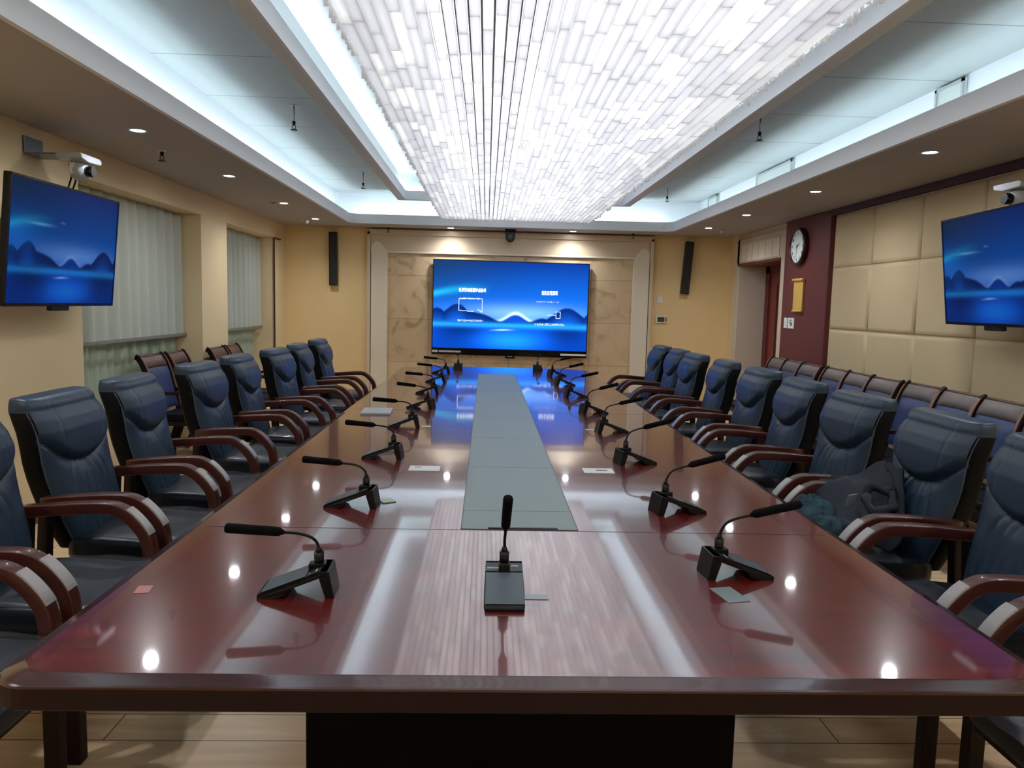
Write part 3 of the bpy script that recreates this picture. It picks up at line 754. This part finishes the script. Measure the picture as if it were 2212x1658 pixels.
# door recess: lining, frame, transom, door leaf
fr = MB()
fr.box(XR-.035, XR, 9.04, 9.20, 0, 2.45).box(XR-.035, XR, 9.20, 10.83, 2.10, 2.45).box(XR-.035, XR+.0, 10.74, 10.90, 0, 2.45)
struct('trim_12', fr, M['frame_grey'], bevel=.004)
struct('trim_13', MB().box(XR-.03, XR+.42, 10.735, 10.752, 0, 2.10).box(XR-.03, XR+.42, 9.19, 9.205, 0, 2.10), M['frame_grey'])
struct('trim_14', MB().box(XR-.045, XR+.42, 9.2, 10.75, 2.085, 2.12), M['maroon'])
ts = thing('transom_panel', 'pale slatted panel over the door opening', 'transom', (XR-.036, 9.98, 2.26))
MB().box(-.008, 0, -.72, .66, -.12, .11).build('panel', M['cream2'], ts, bevel=.003)
mb = MB()
for y in (-.5, -.26, -.02, .22, .42): mb.box(-.012, -.008, y, y+.012, -.10, .09)
mb.box(-.014, -.008, -.72, .66, .11, .122); mb.build('slat', M['frame_grey'], ts)
dr = struct('door_1', MB().box(XR+.37, XR+.41, 9.25, 10.70, 0, 2.09), M['doorwood'])
MB().box(XR+.35, XR+.40, 10.60, 10.735, 0, 2.085).box(XR+.35, XR+.40, 9.205, 9.30, 0, 2.085).box(XR+.35, XR+.40, 9.205, 10.735, 2.0, 2.085).build('door_frame', M['maroon'], dr)
mb = MB()
for y in (9.62, 10.30): mb.box(XR+.362, XR+.37, y, y+.035, .35, 1.85)
mb.box(XR+.36, XR+.37, 9.96, 9.985, 0, 2.0); mb.build('door_groove', M['doordark'], dr)
for z in (1.62, .95, .25):
    MB().box(XR+.352, XR+.372, 10.0, 10.03, z-.07, z+.07).build('hinge', M['metal'], dr)
MB().box(XR+.33, XR+.36, 9.86, 9.90, .92, 1.12).build('door_handle', M['metal'], dr, bevel=.004)
struct('wall_hall', MB().box(XR+.45, XR+.5, 9.0, 10.9, 0, 2.4), M['wall'])

# ------------------------------------------------------------------ table
TX0, TX1, TY0, TY1, TZ = -.93, 1.17, 1.397, 8.80, .76
def offs(d, r=.09):
    return rrect(TX0+d, TX1-d, TY0+d, TY1-d, max(r, .02), 8)
def table_outline(d):
    # rounded near corners, cut far corners
    x0, x1, y0, y1 = TX0+d, TX1-d, TY0+d, TY1-d; P = []
    c = .26
    P += [(x1, y1-c), (x1-.03, y1-c+.06)] + [(x1-c+.06, y1-.03), (x1-c, y1)]
    P += [(x0+c, y1), (x0+c-.06, y1-.03)] + [(x0+.03, y1-c+.06), (x0, y1-c)]
    r = .075
    for cx, cy, st in ((x0+r, y0+r, 180), (x1-r, y0+r, 270)):
        for k in range(7):
            t = R(st+90*k/6); P.append((cx+r*math.cos(t), cy+r*math.sin(t)))
    return P
tb = thing('conference_table', 'long glossy red-brown conference table with a grey centre inlay', 'table', (.12, 5.09, 0))
def tloc(P): return [(x-.12, y-5.09) for x, y in P]
o0 = tloc(table_outline(.035)); n = len(o0)
mb = MB()
mb.add([(x, y, TZ) for x, y in o0], [tuple(range(n))])
mb.build('tabletop', M['table'], tb)
prof = [(.035, TZ), (.032, TZ-.0015), (.004, TZ-.0095), (.001, TZ-.012), (.0, TZ-.016), (.0, TZ-.057), (.003, TZ-.060), (.06, TZ-.061), (.10, TZ-.08)]
rows = [[(x, y, z) for x, y in tloc(table_outline(d))] for d, z in prof]
mb = MB()
for a in range(len(prof)-1):
    mb.grid([rows[a+1], rows[a]], a not in (4, 5, 6, 7), True)
e = [(x, y, TZ-.08) for x, y in tloc(table_outline(.10))]; mb.add(e, [tuple(range(n-1, -1, -1))])
ed = mb.build('table_edge', [M['tableedge'], M['fascia']], tb)
for k_, p_ in enumerate(ed.data.polygons):
    if k_ >= 4*n: p_.material_index = 1
sx, sy = .12, 5.09
sm = MB()
for y in (2.40, 5.13, 7.93): sm.box(TX0+.06-sx, TX1-.06-sx, y-.0012-sy, y+.0012-sy, TZ-.004, TZ+.0006)
sm.build('seam', mat('table_seam', srgb(70, 24, 24), .3), tb)
MB().box(-.065-sx, .308-sx, 2.41-sy, 7.90-sy, TZ-.02, TZ+.0012).build('centre_inlay', M['inlay'], tb)
sm = MB()
for y in (2.63, 3.35, 4.10, 4.85, 5.60, 6.35, 7.10): sm.box(-.065-sx, .308-sx, y-.001-sy, y+.001-sy, TZ, TZ+.0016)
sm.box(-.068-sx, -.065-sx, 2.408-sy, 7.902-sy, TZ-.01, TZ+.0018).box(.308-sx, .311-sx, 2.408-sy, 7.902-sy, TZ-.01, TZ+.0018).box(-.068-sx, .311-sx, 2.407-sy, 2.41-sy, TZ-.01, TZ+.0018)
sm.build('inlay_joint', mat('inlay_joint', srgb(70, 84, 84), .5), tb)
MB().box(.02-sx, .245-sx, 2.412-sy, 2.424-sy, TZ, TZ+.004).build('inlay_pull', M['black'], tb)
for a, b in ((1.75, 2.6), (4.6, 5.6), (7.5, 8.35)):
    MB().box(-.41-sx, .625-sx, a-sy, b-sy, 0, TZ-.08).build('pedestal', M['pedestal'], tb, bevel=.006)

# ------------------------------------------------------------------ microphones
def make_mic(lab, loc, rz, up=False, rise=0):
    t = thing('gooseneck_microphone', lab, 'microphone', loc, (0, 0, rz), group='gooseneck microphones on the table')
    # local +X points at the seat; low front edge at +X, tall back at -X
    top = [(.095, .003), (.093, .010), (-.055, .066), (-.070, .066), (-.078, .060)]
    # wedge shell: sloped deck + back leg, open underneath
    def wedge(poly, hw0, hw1):
        mb = MB(); n_ = len(poly); vs = []
        for sgn in (-1, 1):
            for x, z in poly:
                hw = lerp(hw1, hw0, (x+.08)/.175); hw = hw*(1 if x < .07 else 1-.10*(x-.07)/.025)
                vs.append((x, sgn*hw, z))
        fs = [tuple(range(n_)), tuple(range(2*n_-1, n_-1, -1))]
        for i in range(n_):
            j = (i+1) % n_; fs.append((i, i+n_, j+n_, j))
        return mb.add(vs, fs)
    deck = [(.097, .0), (.097, .007), (.090, .012), (-.055, .066), (-.072, .066), (-.060, .052), (.02, .022), (.03, .006), (.06, .0)]
    wedge(deck, .052, .046).build('base', M['black'], t, bevel=.0015)
    leg = [(-.055, .066), (-.075, .066), (-.088, .0), (-.066, .0), (-.052, .045)]
    wedge(leg, .050, .046).build('rear_foot', M['black'], t, bevel=.0015)
    # grey touch deck
    nrm = Vector((.054, 0, .145)).normalized(); 
    p0 = Vector((.086, 0, .0145)); p1 = Vector((-.020, 0, .0540))
    a = nrm*.0008
    MB().add([p0+Vector((0, -.047, 0))+a, p0+Vector((0, .047, 0))+a, p1+Vector((0, .046, 0))+a, p1+Vector((0, -.046, 0))+a], [(0, 1, 2, 3)]).build('front_deck', mat('slate_deck', srgb(78, 90, 98), .3), t) if not 'deck' in M else None
    p2 = Vector((-.024, 0, .0555)); p3 = Vector((-.055, 0, .0672))
    MB().add([p2+Vector((0, -.046, 0))+a, p2+Vector((0, .046, 0))+a, p3+Vector((0, .046, 0))+a, p3+Vector((0, -.046, 0))+a], [(0, 1, 2, 3)]).build('control_strip', mat('control_strip', srgb(58, 66, 70), .25), t)
    b2 = nrm*.0012
    for s_, e_, q in ((-.042, -.012, .3), (.018, .036, .55)):
        mb = MB()
        nn = 6
        for k in range(nn):
            y = lerp(s_, e_, k/nn); y2 = y+(e_-s_)/nn*.7
            pa = p2.lerp(p3, q); pb = p2.lerp(p3, q+.16)
            mb.add([pa+Vector((0, y, 0))+b2, pa+Vector((0, y2, 0))+b2, pb+Vector((0, y2, 0))+b2, pb+Vector((0, y, 0))+b2], [(0, 1, 2, 3)])
        mb.build('control_print', M['wtext'], t)
    MB().box(-.062, -.020, -.014, .014, .048, .075).build('stem_block', M['black'], t, bevel=.004)
    MB().cyl((-.044, 0, .062), .0115, .040, 20, r2=.0125).build('stem_socket', M['blackgloss'], t)
    path = spline([(-.044, 0, .100), (-.040, 0, .122), (-.024, 0, .138+rise*.2), (.006, 0, .147+rise*.3), (.045, 0, .150+rise*.45)], 6)
    if up: path = spline([(-.044, 0, .100), (-.044, 0, .118), (-.042, 0, .135), (-.036, .001, .150), (-.030, .001, .162)], 6)
    MB().tube([(-.044, 0, .098), (-.044, 0, .112)], [.010, .006], 12).tube(path, .0038, 10).build('gooseneck', M['black'], t)
    if up: fp = [(-.031, .001, .158), (-.027, .001, .168), (-.025, .001, .172), (.018, .004, .250), (.021, .004, .255), (.023, .004, .259)]
    else: fp = [(.040, 0, .1495+rise*.42), (.048, 0, .151+rise*.46), (.052, 0, .1515+rise*.48), (.175, 0, .160+rise), (.180, 0, .1605+rise), (.183, 0, .161+rise)]
    MB().tube(fp, [.0045, .008, .0115, .0125, .0115, .006], 16).build('foam_head', M['blackmatte'], t)
    return t
ord_ = ['nearest', 'second', 'third', 'fourth', 'fifth', 'sixth', 'seventh', 'eighth']
mic0 = {}
def mic(x, y, rz, lab, rise=0):
    if rise not in mic0: mic0[rise] = make_mic(lab, (x, y, TZ), rz, False, rise)
    else: dup(mic0[rise], (x, y, TZ), (0, 0, rz), lab)
Lm = [(-.445, 1.86, 180+2), (-.455, 2.68, 180-3), (-.46, 3.53, 176), (-.46, 4.42, 184), (-.43, 5.25, 165), (-.45, 6.10, 178), (-.44, 7.0, 172), (-.45, 7.9, 180)]
Rm = [(.69, 2.02, 4), (.69, 2.66, 12), (.70, 3.50, 14), (.735, 4.38, 6), (.735, 5.15, 16), (.72, 6.05, 8), (.72, 6.95, 14), (.73, 7.85, 20)]
make_mic('gooseneck microphone standing alone at the near end of the table, on the centre line', (.058, 1.84, TZ), R(-90), True)
for i, (x, y, a) in enumerate(Lm): mic(x, y, R(a), '%s gooseneck microphone along the left side of the table' % ord_[i])
for i, (x, y, a) in enumerate(Rm): mic(x, y, R(a), '%s gooseneck microphone along the right side of the table' % ord_[i], .035)
mic(-.30, 8.45, R(95), 'gooseneck microphone on the far end of the table, left of the grey inlay')
mic(.58, 8.45, R(80), 'gooseneck microphone on the far end of the table, right of the grey inlay')

# things on the table
def flat(name, lab, cat, x, y, w, d, h, rz, m, grp=None):
    o = MB().box(-w/2, w/2, -d/2, d/2, 0, h).build(name, m, loc=(x, y, TZ+.0003), rot=(0, 0, R(rz)), bevel=min(.001, h*.3))
    tag(o, lab, cat, grp); return o
c1 = thing('name_card', 'flat white card with a black mark on the left half of the table', 'card', (-.25, 3.305, TZ+.0003))
MB().box(-.072, .062, -.05, .05, 0, .0015).build('card', M['card'], c1); MB().box(-.05, -.02, .012, .024, .0016, .002).build('card_mark', M['ink'], c1)
c2 = thing('name_card', 'flat white card with a black mark on the right half of the table', 'card', (.508, 3.315, TZ+.0003))
MB().box(-.068, .066, -.05, .05, 0, .0015).build('card', M['card'], c2); MB().box(-.01, .04, -.005, .012, .0016, .002).build('card_mark', M['ink'], c2)
flat('cable_flap', 'thin steel cable flap set in the table right of the centre microphone', 'cable flap', .118, 1.838, .10, .034, .0012, 0, M['steel'])
flat('grey_card', 'grey card lying under the nearest right microphone', 'card', .632, 1.868, .06, .10, .001, 12, mat('grey_card', srgb(120, 132, 134), .4))
flat('folded_note', 'small greenish folded paper behind the second left microphone', 'paper', -.345, 2.74, .05, .05, .004, 30, mat('green_note', srgb(160, 176, 160), .5))
flat('paper_slip', 'small white slip of paper beside the fourth left microphone', 'paper', -.335, 4.45, .05, .035, .002, 10, M['card'])
flat('paper_slip', 'small white slip of paper beside the fourth right microphone', 'paper', .62, 4.44, .05, .03, .002, -10, M['card'])
flat('notebook', 'open pale notebook under the head of the fourth left microphone', 'notebook', -.70, 5.0, .19, .26, .012, 3, mat('notebook_cover', srgb(170, 176, 180), .35))
flat('tape_label', 'small clear sticker on the near left edge of the table', 'sticker', -.83, 1.86, .035, .05, .0008, 10, mat('sticker', srgb(176, 110, 104), .3))

# ------------------------------------------------------------------ executive chairs
HB = {}
def chair_back():
    """returns meshes: front cushion, headrest, shell, piping. local: +X forward, origin on the floor under the seat"""
    zs = [.44, .50, .56, .62, .68, .74, .80, .86, .92, .97, 1.01]
    xf = [-.110, -.122, -.138, -.155, -.172, -.188, -.200, -.206, -.216, -.236, -.266]      # front face
    th = [.12, .135, .14, .14, .14, .14, .14, .142, .142, .138, .12]
    ww = [.205, .222, .240, .250, .257, .262, .265, .266, .266, .264, .258]
    Lv = list(np.linspace(.44, 1.01, 84))
    AN = []
    for yy in np.linspace(-.965, .965, 62):
        sa = math.copysign(abs(yy)**(1/.42), yy); AN.append((math.sqrt(1-sa*sa), sa))
    a0 = math.atan2(AN[-1][1], AN[-1][0])
    for a in np.linspace(a0, math.pi-a0, 12)[1:-1]: AN.append((math.cos(a), math.sin(a)))
    for yy in np.linspace(.965, -.965, 22):
        sa = math.copysign(abs(yy)**(1/.42), yy); AN.append((-math.sqrt(1-sa*sa), sa))
    for a in np.linspace(math.pi+a0, 2*math.pi-a0, 12)[1:-1]: AN.append((math.cos(a), math.sin(a)))
    NA = len(AN)
    def levels():
        out = []
        for z in Lv:
            out.append((z, interp(zs, xf, z), interp(zs, th, z), interp(zs, ww, z), 0))
        # roll over the top
        z, f, t_, w, _ = out[-1]
        for k in range(1, 13):
            a = k/12*math.pi/2
            out.append((z+.048*math.sin(a), f-.052*(1-math.cos(a)), t_*(1-.55*(1-math.cos(a)))+.0, w-.018*(1-math.cos(a)), 0))
        return out
    lev = levels(); V = []; info = []
    def bound(y, w): return .772+.125*(abs(y)/w)**2.3       # bottom edge of the headrest
    for li, (z, f, t_, w, _) in enumerate(lev):
        cx = f-t_/2
        for k in range(NA):
            ca, sa = AN[k]
            e = .42
            y = w*math.copysign(abs(sa)**e, sa); x = cx+t_/2*math.copysign(abs(ca)**.55, ca)
            zz = z
            if ca > .05:
                fr = min(1, (ca-.05)/.3); b = bound(y, w); yy = y/w
                if z > b:
                    x += fr*.026*sst(0, .045, z-b)*(1-abs(yy)**6*.6)
                    x -= fr*.0042*math.exp(-((abs(yy)-.60)/.020)**2)
                else:
                    d = b-z
                    x += fr*(.012*sst(0, .06, d)*(1-yy*yy))
                    for q, (y0, k_) in enumerate(((-.62, .55), (-.36, .45), (-.14, .25), (.10, -.2), (.33, -.45), (.60, -.55))):
                        yk = y0*(1-.42*math.exp(-d/.10)) if True else y0
                        am = .010*math.exp(-d/.24) if abs(y0) < .5 else .007
                        x -= fr*am*math.exp(-((yy-yk)/.032)**2)*sst(0, .015, d)
                    x += fr*.004*math.sin(yy*11+z*6)*math.exp(-d/.12)*sst(0, .02, d)
                x -= fr*.011*math.exp(-((z-b)/.009)**2)
            V.append((x, y, zz)); info.append((z, y, w, ca))
    nl = len(lev); parts = {'backrest': [], 'headrest': [], 'back_shell': []}
    for i in range(nl-1):
        for k in range(NA):
            k2 = (k+1) % NA; q = (i*NA+k, i*NA+k2, (i+1)*NA+k2, (i+1)*NA+k)
            z, y, w, ca = info[q[0]]; ca2 = info[q[1]][3]; c_ = (ca+ca2)/2
            if c_ > .34: nm = 'headrest' if z > bound(y, w) else 'backrest'
            elif z > 1.0: nm = 'headrest'
            else: nm = 'back_shell'
            parts[nm].append(q)
    top = tuple((nl-1)*NA+k for k in range(NA)); parts['headrest'].append(top)
    parts['back_shell'].append(tuple(reversed(range(NA))))
    out = {}
    for nm, fs in parts.items():
        used = {}; vs = []; f2 = []
        for q in fs:
            r_ = []
            for i in q:
                if i not in used: used[i] = len(vs); vs.append(V[i])
                r_.append(used[i])
            f2.append(tuple(r_))
        out[nm] = MB().add(vs, f2, True)
    out['piping'] = []
    for sgn in (-1, 1):
        pts = []
        for z in np.linspace(.46, 1.0, 30):
            f = interp(zs, xf, z); t_ = interp(zs, th, z); w = interp(zs, ww, z)
            ca = .34; sa = math.sqrt(1-ca*ca)
            pts.append((f-t_/2+t_/2*ca**.55, sgn*(w*sa**.42+.001), z))
        out['piping'].append(MB().tube(pts, .0035, 6))
    return out
def make_exec(label, loc, rz):
    t = thing('executive_chair', label, 'chair', loc, (0, 0, rz), group='leather armchairs around the table')
    P = chair_back()
    P['backrest'].build('backrest', M['leather'], t)
    P['headrest'].build('headrest', M['leather'], t)
    sh = P['back_shell'].build('back_shell', M['shell'], t); sh['label'] = 'black padded back shell'
    for q in P['piping']: q.build('piping', M['piping'], t)
    # seat cushion
    rows = []; NA = 72
    for z, sc in ((.385, .94), (.39, .975), (.41, 1), (.455, 1), (.475, .985), (.485, .95), (.490, .86), (.492, .6), (.492, .3), (.492, .02)):
        row = []
        for k in range(NA):
            a = 2*math.pi*k/NA; ca, sa = math.cos(a), math.sin(a)
            x = .085+(.275*sc)*math.copysign(abs(ca)**.35, ca); y = .245*sc*math.copysign(abs(sa)**.35, sa)
            row.append((x, y, z-(.012*(1-abs(x-.06)/.3) if z > .47 else 0)*0+(.006*math.cos(x*16) if z > .48 else 0)))
        rows.append(row)
    MB().grid(rows, True, True).build('seat', M['seatl'], t)
    MB().box(-.20, .30, -.235, .235, .33, .384).build('seat_frame', M['black'], t, bevel=.006)
    wsec = rsec(.027, .0225, .007)
    for s_ in (-1, 1):
        y = s_*.285
        path = spline([(-.215, y, .652), (-.12, y, .660), (-.02, y, .668), (.08, y, .672), (.135, y, .666), (.185, y, .635), (.232, y, .580), (.252, y, .530), (.258, y, .46), (.258, y, .38)], 5)
        a = MB().sweep(path, wsec).build('armrest', M['wood'], t)
        fp = [p for p in path if .165 <= p.x <= .243 and p.z > .54]
        MB().sweep([(p.x, p.y, p.z) for p in fp], [(-.024, -.0265), (.024, -.0265), (.0262, -.0215), (-.0262, -.0215)], smooth=False).build('arm_film', M['armfilm'], a)['label'] = 'milky protective film on the armrest bend'
        MB().box(.235, .281, y-.023, y+.023, 0, .381).build('leg', M['darkwood'], t, bevel=.005)
        MB().sweep(spline([(-.205, y, .65), (-.215, y, .50), (-.235, y, .25), (-.285, y, 0.0)], 5), rsec(.023, .022, .006)).build('leg', M['darkwood'], t)
        MB().box(-.21, .25, y-.012, y+.012, .33, .375).build('side_rail', M['darkwood'], t)
    # clear film on the seat
    rows = []
    rnd = random.Random(2)
    for i in range(22):
        x = -.02+.40*i/21; row = []
        for j in range(22):
            y = -.25+.50*j/21
            z = .5015+.004*math.sin(x*30+y*14)+.003*math.sin(y*40-x*17)
            if x > .34: z -= (x-.34)*.9
            if abs(y) > .235: z -= (abs(y)-.235)*.7
            row.append((x, y, z))
        rows.append(row)
    fo = MB().grid(rows).build('plastic_cover', M['film'], t); fo['label'] = 'clear plastic film over the seat'
    return t
placesL = [1.95, 2.64, 3.34, 4.09, 4.98, 5.78, 6.60, 7.45, 8.38]
placesR = [1.76, 2.50, 3.19, 3.92, 4.70, 5.52, 6.38, 7.22, 7.95, 8.62]
ordn = ['first', 'second', 'third', 'fourth', 'fifth', 'sixth', 'seventh', 'eighth', 'ninth', 'tenth']
ch0 = None
def exec_chair(x, y, rz, lab, skip=()):
    global ch0
    if ch0 is None: ch0 = make_exec(lab, (x, y, 0), rz)
    else: dup(ch0, (x, y, 0), (0, 0, rz), lab, skip=skip)
jr = random.Random(11)
jit = [0, 0, 0, 3, -2, 1, -3, 2, 0, 1]
for i, y in enumerate(placesL):
    exec_chair(-1.53+[0, 0, 0, -.02, .0, .0, .05, .04, .03][i], y, R(jit[i]), 'navy leather armchair with wooden arms, %s in the row left of the table' % ordn[i], ('arm_film',) if i > 3 else ())
for i, y in enumerate(placesR):
    lab = 'navy leather armchair, %s in the row right of the table' % ordn[i]
    if i == 2: lab += ', under a jacket'
    exec_chair(1.68+[0, -.03, -.01, -.02, -.01, .03, .03, .01, .03, .0][i], y, R(180+jit[i]*.8), lab, ('arm_film',) if i > 6 else ())

# ------------------------------------------------------------------ chairs along the walls
def make_wall_chair(label, loc, rz, grp):
    t = thing('side_chair', label, 'chair', loc, (0, 0, rz), group=grp)
    prof = [(-.155, .46), (-.185, .56), (-.215, .68), (-.245, .80), (-.285, .90), (-.315, .945)]
    def px(z): return interp([p[1] for p in prof], [p[0] for p in prof], z)
    def panel(z0, z1, hw, th, n=16):
        rows = []
        for i in range(n+1):
            z = lerp(z0, z1, i/n); e = min(i, n-i)/3.; ed = min(1, e)
            x = px(z)+.004; row = []
            m_ = 14
            for k in range(m_+1):
                y = lerp(-hw, hw, k/m_); q = min(1, min(k, m_-k)/2.)
                row.append((x+th*math.sqrt(max(0, min(ed, q)))+.010*(y/hw)**2, y, z))
            rows.append(row)
        back = [[(p[0]-.03 if True else 0, p[1], p[2]) for p in [(px(r_[0][2])-.0, y_[1], r_[0][2]) for y_ in r_]] for r_ in rows]
        mb = MB().grid(rows); mb.grid([list(reversed(r_)) for r_ in back])
        for s_ in (0, -1): mb.grid([[r_[s_] for r_ in rows], [r_[s_] for r_ in back]])
        mb.grid([back[0], rows[0]]); mb.grid([rows[-1], back[-1]])
        return mb
    panel(.49, .85, .195, .016).build('backrest', M['blueleather'], t)
    panel(.853, .948, .20, .014, 8).build('head_pad', M['headgrey'], t)
    MB().tube([(px(.95)-.012, -.21, .950), (px(.95)-.012, .21, .950)], .014, 10).build('top_rail', M['brownleather'], t)
    for s_ in (-1, 1):
        y = s_*.222
        path = spline([(-.30, y, 0), (-.20, y, .25), (-.165, y, .44), (-.190, y, .58), (-.225, y, .72), (-.262, y, .85), (-.305, y, .935), (-.335, y, .955)], 5)
        MB().sweep(path, rsec(.012, .024, .006)).build('side_frame', M['darkwood'], t)
        MB().sweep([(p.x+.026, p.y-s_*.002, p.z) for p in path if p.z > .45], rsec(.009, .004, .002, 2)).build('edge_strip', M['bronze'], t)
        MB().sweep(spline([(-.20, y*.985, .635), (-.05, y*.985, .645), (.10, y*.985, .64), (.18, y*.985, .60), (.20, y*.985, .52), (.19, y*.985, .40), (.22, y*.985, 0)], 5), rsec(.014, .014, .005)).build('leg', M['darkwood'], t)
    MB().box(-.17, .24, -.215, .215, .40, .465).build('seat', M['shell'], t, bevel=.022)
    MB().box(-.15, .20, -.21, .21, .36, .40).build('seat_frame', M['black'], t)
    return t
wc = None
wy = [3.66+.475*k for k in range(11)]
for k, y in enumerate(wy):
    lab = 'low wood framed chair with blue back pad against the right wall, %s from the camera' % (ordn+['eleventh'])[k]
    if wc is None: wc = make_wall_chair(lab, (2.93, y, 0), R(180), 'side chairs along the right wall')
    else: dup(wc, (2.93+.02*math.sin(k*2.1), y, 0), (0, 0, R(180+1.2*math.sin(k*1.7))), lab)
brown = make_wall_chair('brown topped chair by the nearer window, blue back pad in view', (-2.66, 6.90, 0), R(-2), 'side chairs by the left windows')
for c_ in brown.children:
    if c_.name.startswith('head_pad'): c_.data.materials[0] = M['brownleather']
x2 = dup(brown, (-2.63, 7.39, 0), (0, 0, R(2)), 'brown topped chair by the nearer window, next to the pier')
x3 = make_wall_chair('all brown chair by the farther window, the nearer of the pair', (-2.50, 8.12, 0), R(0), 'side chairs by the left windows')
for c_ in x3.children:
    if c_.name.startswith(('head_pad', 'backrest')): c_.data.materials[0] = M['brownleather']
dup(x3, (-2.50, 8.62, 0), (0, 0, R(3)), 'all brown chair by the farther window, the farther of the pair')
for c_ in (brown,):
    for z_ in (.30, .20):
        MB().box(.215, .221, .02, .14, z_, z_+.05).build('seat_label', mat('label_cream', srgb(206, 200, 170), .5), c_)
        k_ = MB(); rr = random.Random(int(z_*100))
        for q in range(6): k_.box(.2211, .2216, .03+q*.017, .03+q*.017+rr.uniform(.006, .013), z_+.012, z_+.038)
        k_.build('label_print', M['ink'], c_)
    MB().box(.19, .214, -.02, .17, .16, .37).build('seat_apron', M['black'], c_)

# ------------------------------------------------------------------ jacket and fleece on the third right chair
def cloth(ctrl, nu, nv, seed, amp):
    """bicubic surface through a control net"""
    rows = [spline(r_, nu) for r_ in ctrl]
    cols = list(zip(*rows)); g = [spline(list(c_), nv) for c_ in cols]
    rnd = random.Random(seed); out = []
    for i, c_ in enumerate(g):
        r_ = []
        for j, p in enumerate(c_):
            w = amp*(1.2-2.2*abs(math.sin(i*.16+j*.11+seed+.5*math.sin(j*.2)))+.8*math.sin(j*.31-i*.17)+.5*(1-2*abs(math.sin(i*.4+j*.27))))
            r_.append(p+Vector((w*.6, w*.2, w)))
        out.append(r_)
    return out
JX, JY = 1.67, 3.19
jk = thing('jacket', 'dark jacket thrown over the seat and arm of the third right chair', 'jacket', (JX, JY, .5))
# world offsets; chair faces -X, back at +X side (front surface about +.17 at z .68)
ctrl = [
    [(.155, .05, .30), (.150, .14, .33), (.14, .21, .30), (.05, .27, .22), (-.05, .30, .205)],
    [(.140, -.02, .22), (.115, .07, .25), (.09, .16, .24), (.02, .26, .215), (-.08, .31, .20)],
    [(.110, -.10, .13), (.06, -.01, .17), (.03, .10, .18), (-.03, .22, .20), (-.10, .30, .19)],
    [(.060, -.17, .055), (-.01, -.09, .10), (-.05, .03, .12), (-.09, .14, .13), (-.13, .26, .14)],
    [(.00, -.20, .03), (-.08, -.15, .045), (-.14, -.03, .06), (-.17, .09, .06), (-.18, .20, .05)],
]
g = cloth(ctrl, 10, 10, 3, .0075)
MB().grid(g).build('body', M['jacket'], jk, solid=.012)
# crumpled hood / collar ring and sleeve
pts = []
for k in range(25):
    a = 2*math.pi*k/24; pts.append((.03+.055*math.cos(a)+.008*math.sin(3*a), -.02+.07*math.sin(a), .19+.035*math.sin(a+.5)+.01*math.cos(4*a)))
MB().tube(pts, [.020+.006*math.sin(k*1.3) for k in range(25)], 12).build('hood', M['jacket'], jk)
MB().tube(spline([(.02, -.10, .12), (-.06, -.13, .075), (-.13, -.06, .07), (-.20, .02, .065), (-.25, .10, .05)], 6), [.034+.006*math.sin(k*1.1) for k in range(25)], 12).build('sleeve', M['jacket'], jk)
MB().obox((-.075, .015, .175), (.022, .002, .028), Matrix.Rotation(R(20), 3, 'X') @ Matrix.Rotation(R(15), 3, 'Z')).build('care_label', mat('care_label', srgb(120, 134, 144), .6), jk)
fl = thing('fleece_scarf', 'fuzzy dark teal fleece bundled at the front of the third right chair seat', 'scarf', (1.41, 3.27, .5))
mb = MB(); rnd = random.Random(5)
for (cx, cy, cz, rx, ry, rz_) in ((-.02, -.04, .045, .10, .08, .05), (.06, .05, .05, .08, .09, .055), (-.10, .04, .03, .07, .08, .04), (.03, -.13, .04, .07, .06, .045)):
    rows = []
    for i in range(25):
        th = math.pi*i/24; row = []
        for j in range(36):
            ph = 2*math.pi*j/36; d = 1+.10*math.sin(5*ph+3*th)+.07*math.sin(9*th+4*ph)+rnd.uniform(-.03, .03)*math.sin(th)
            row.append((cx+1.15*rx*d*math.sin(th)*math.cos(ph), cy+1.15*ry*d*math.sin(th)*math.sin(ph), 1.5*(cz+rz_*d*math.cos(th))))
        rows.append(row)
    mb.grid(rows, True, True)
mb.build('fleece', M['fleece'], fl)
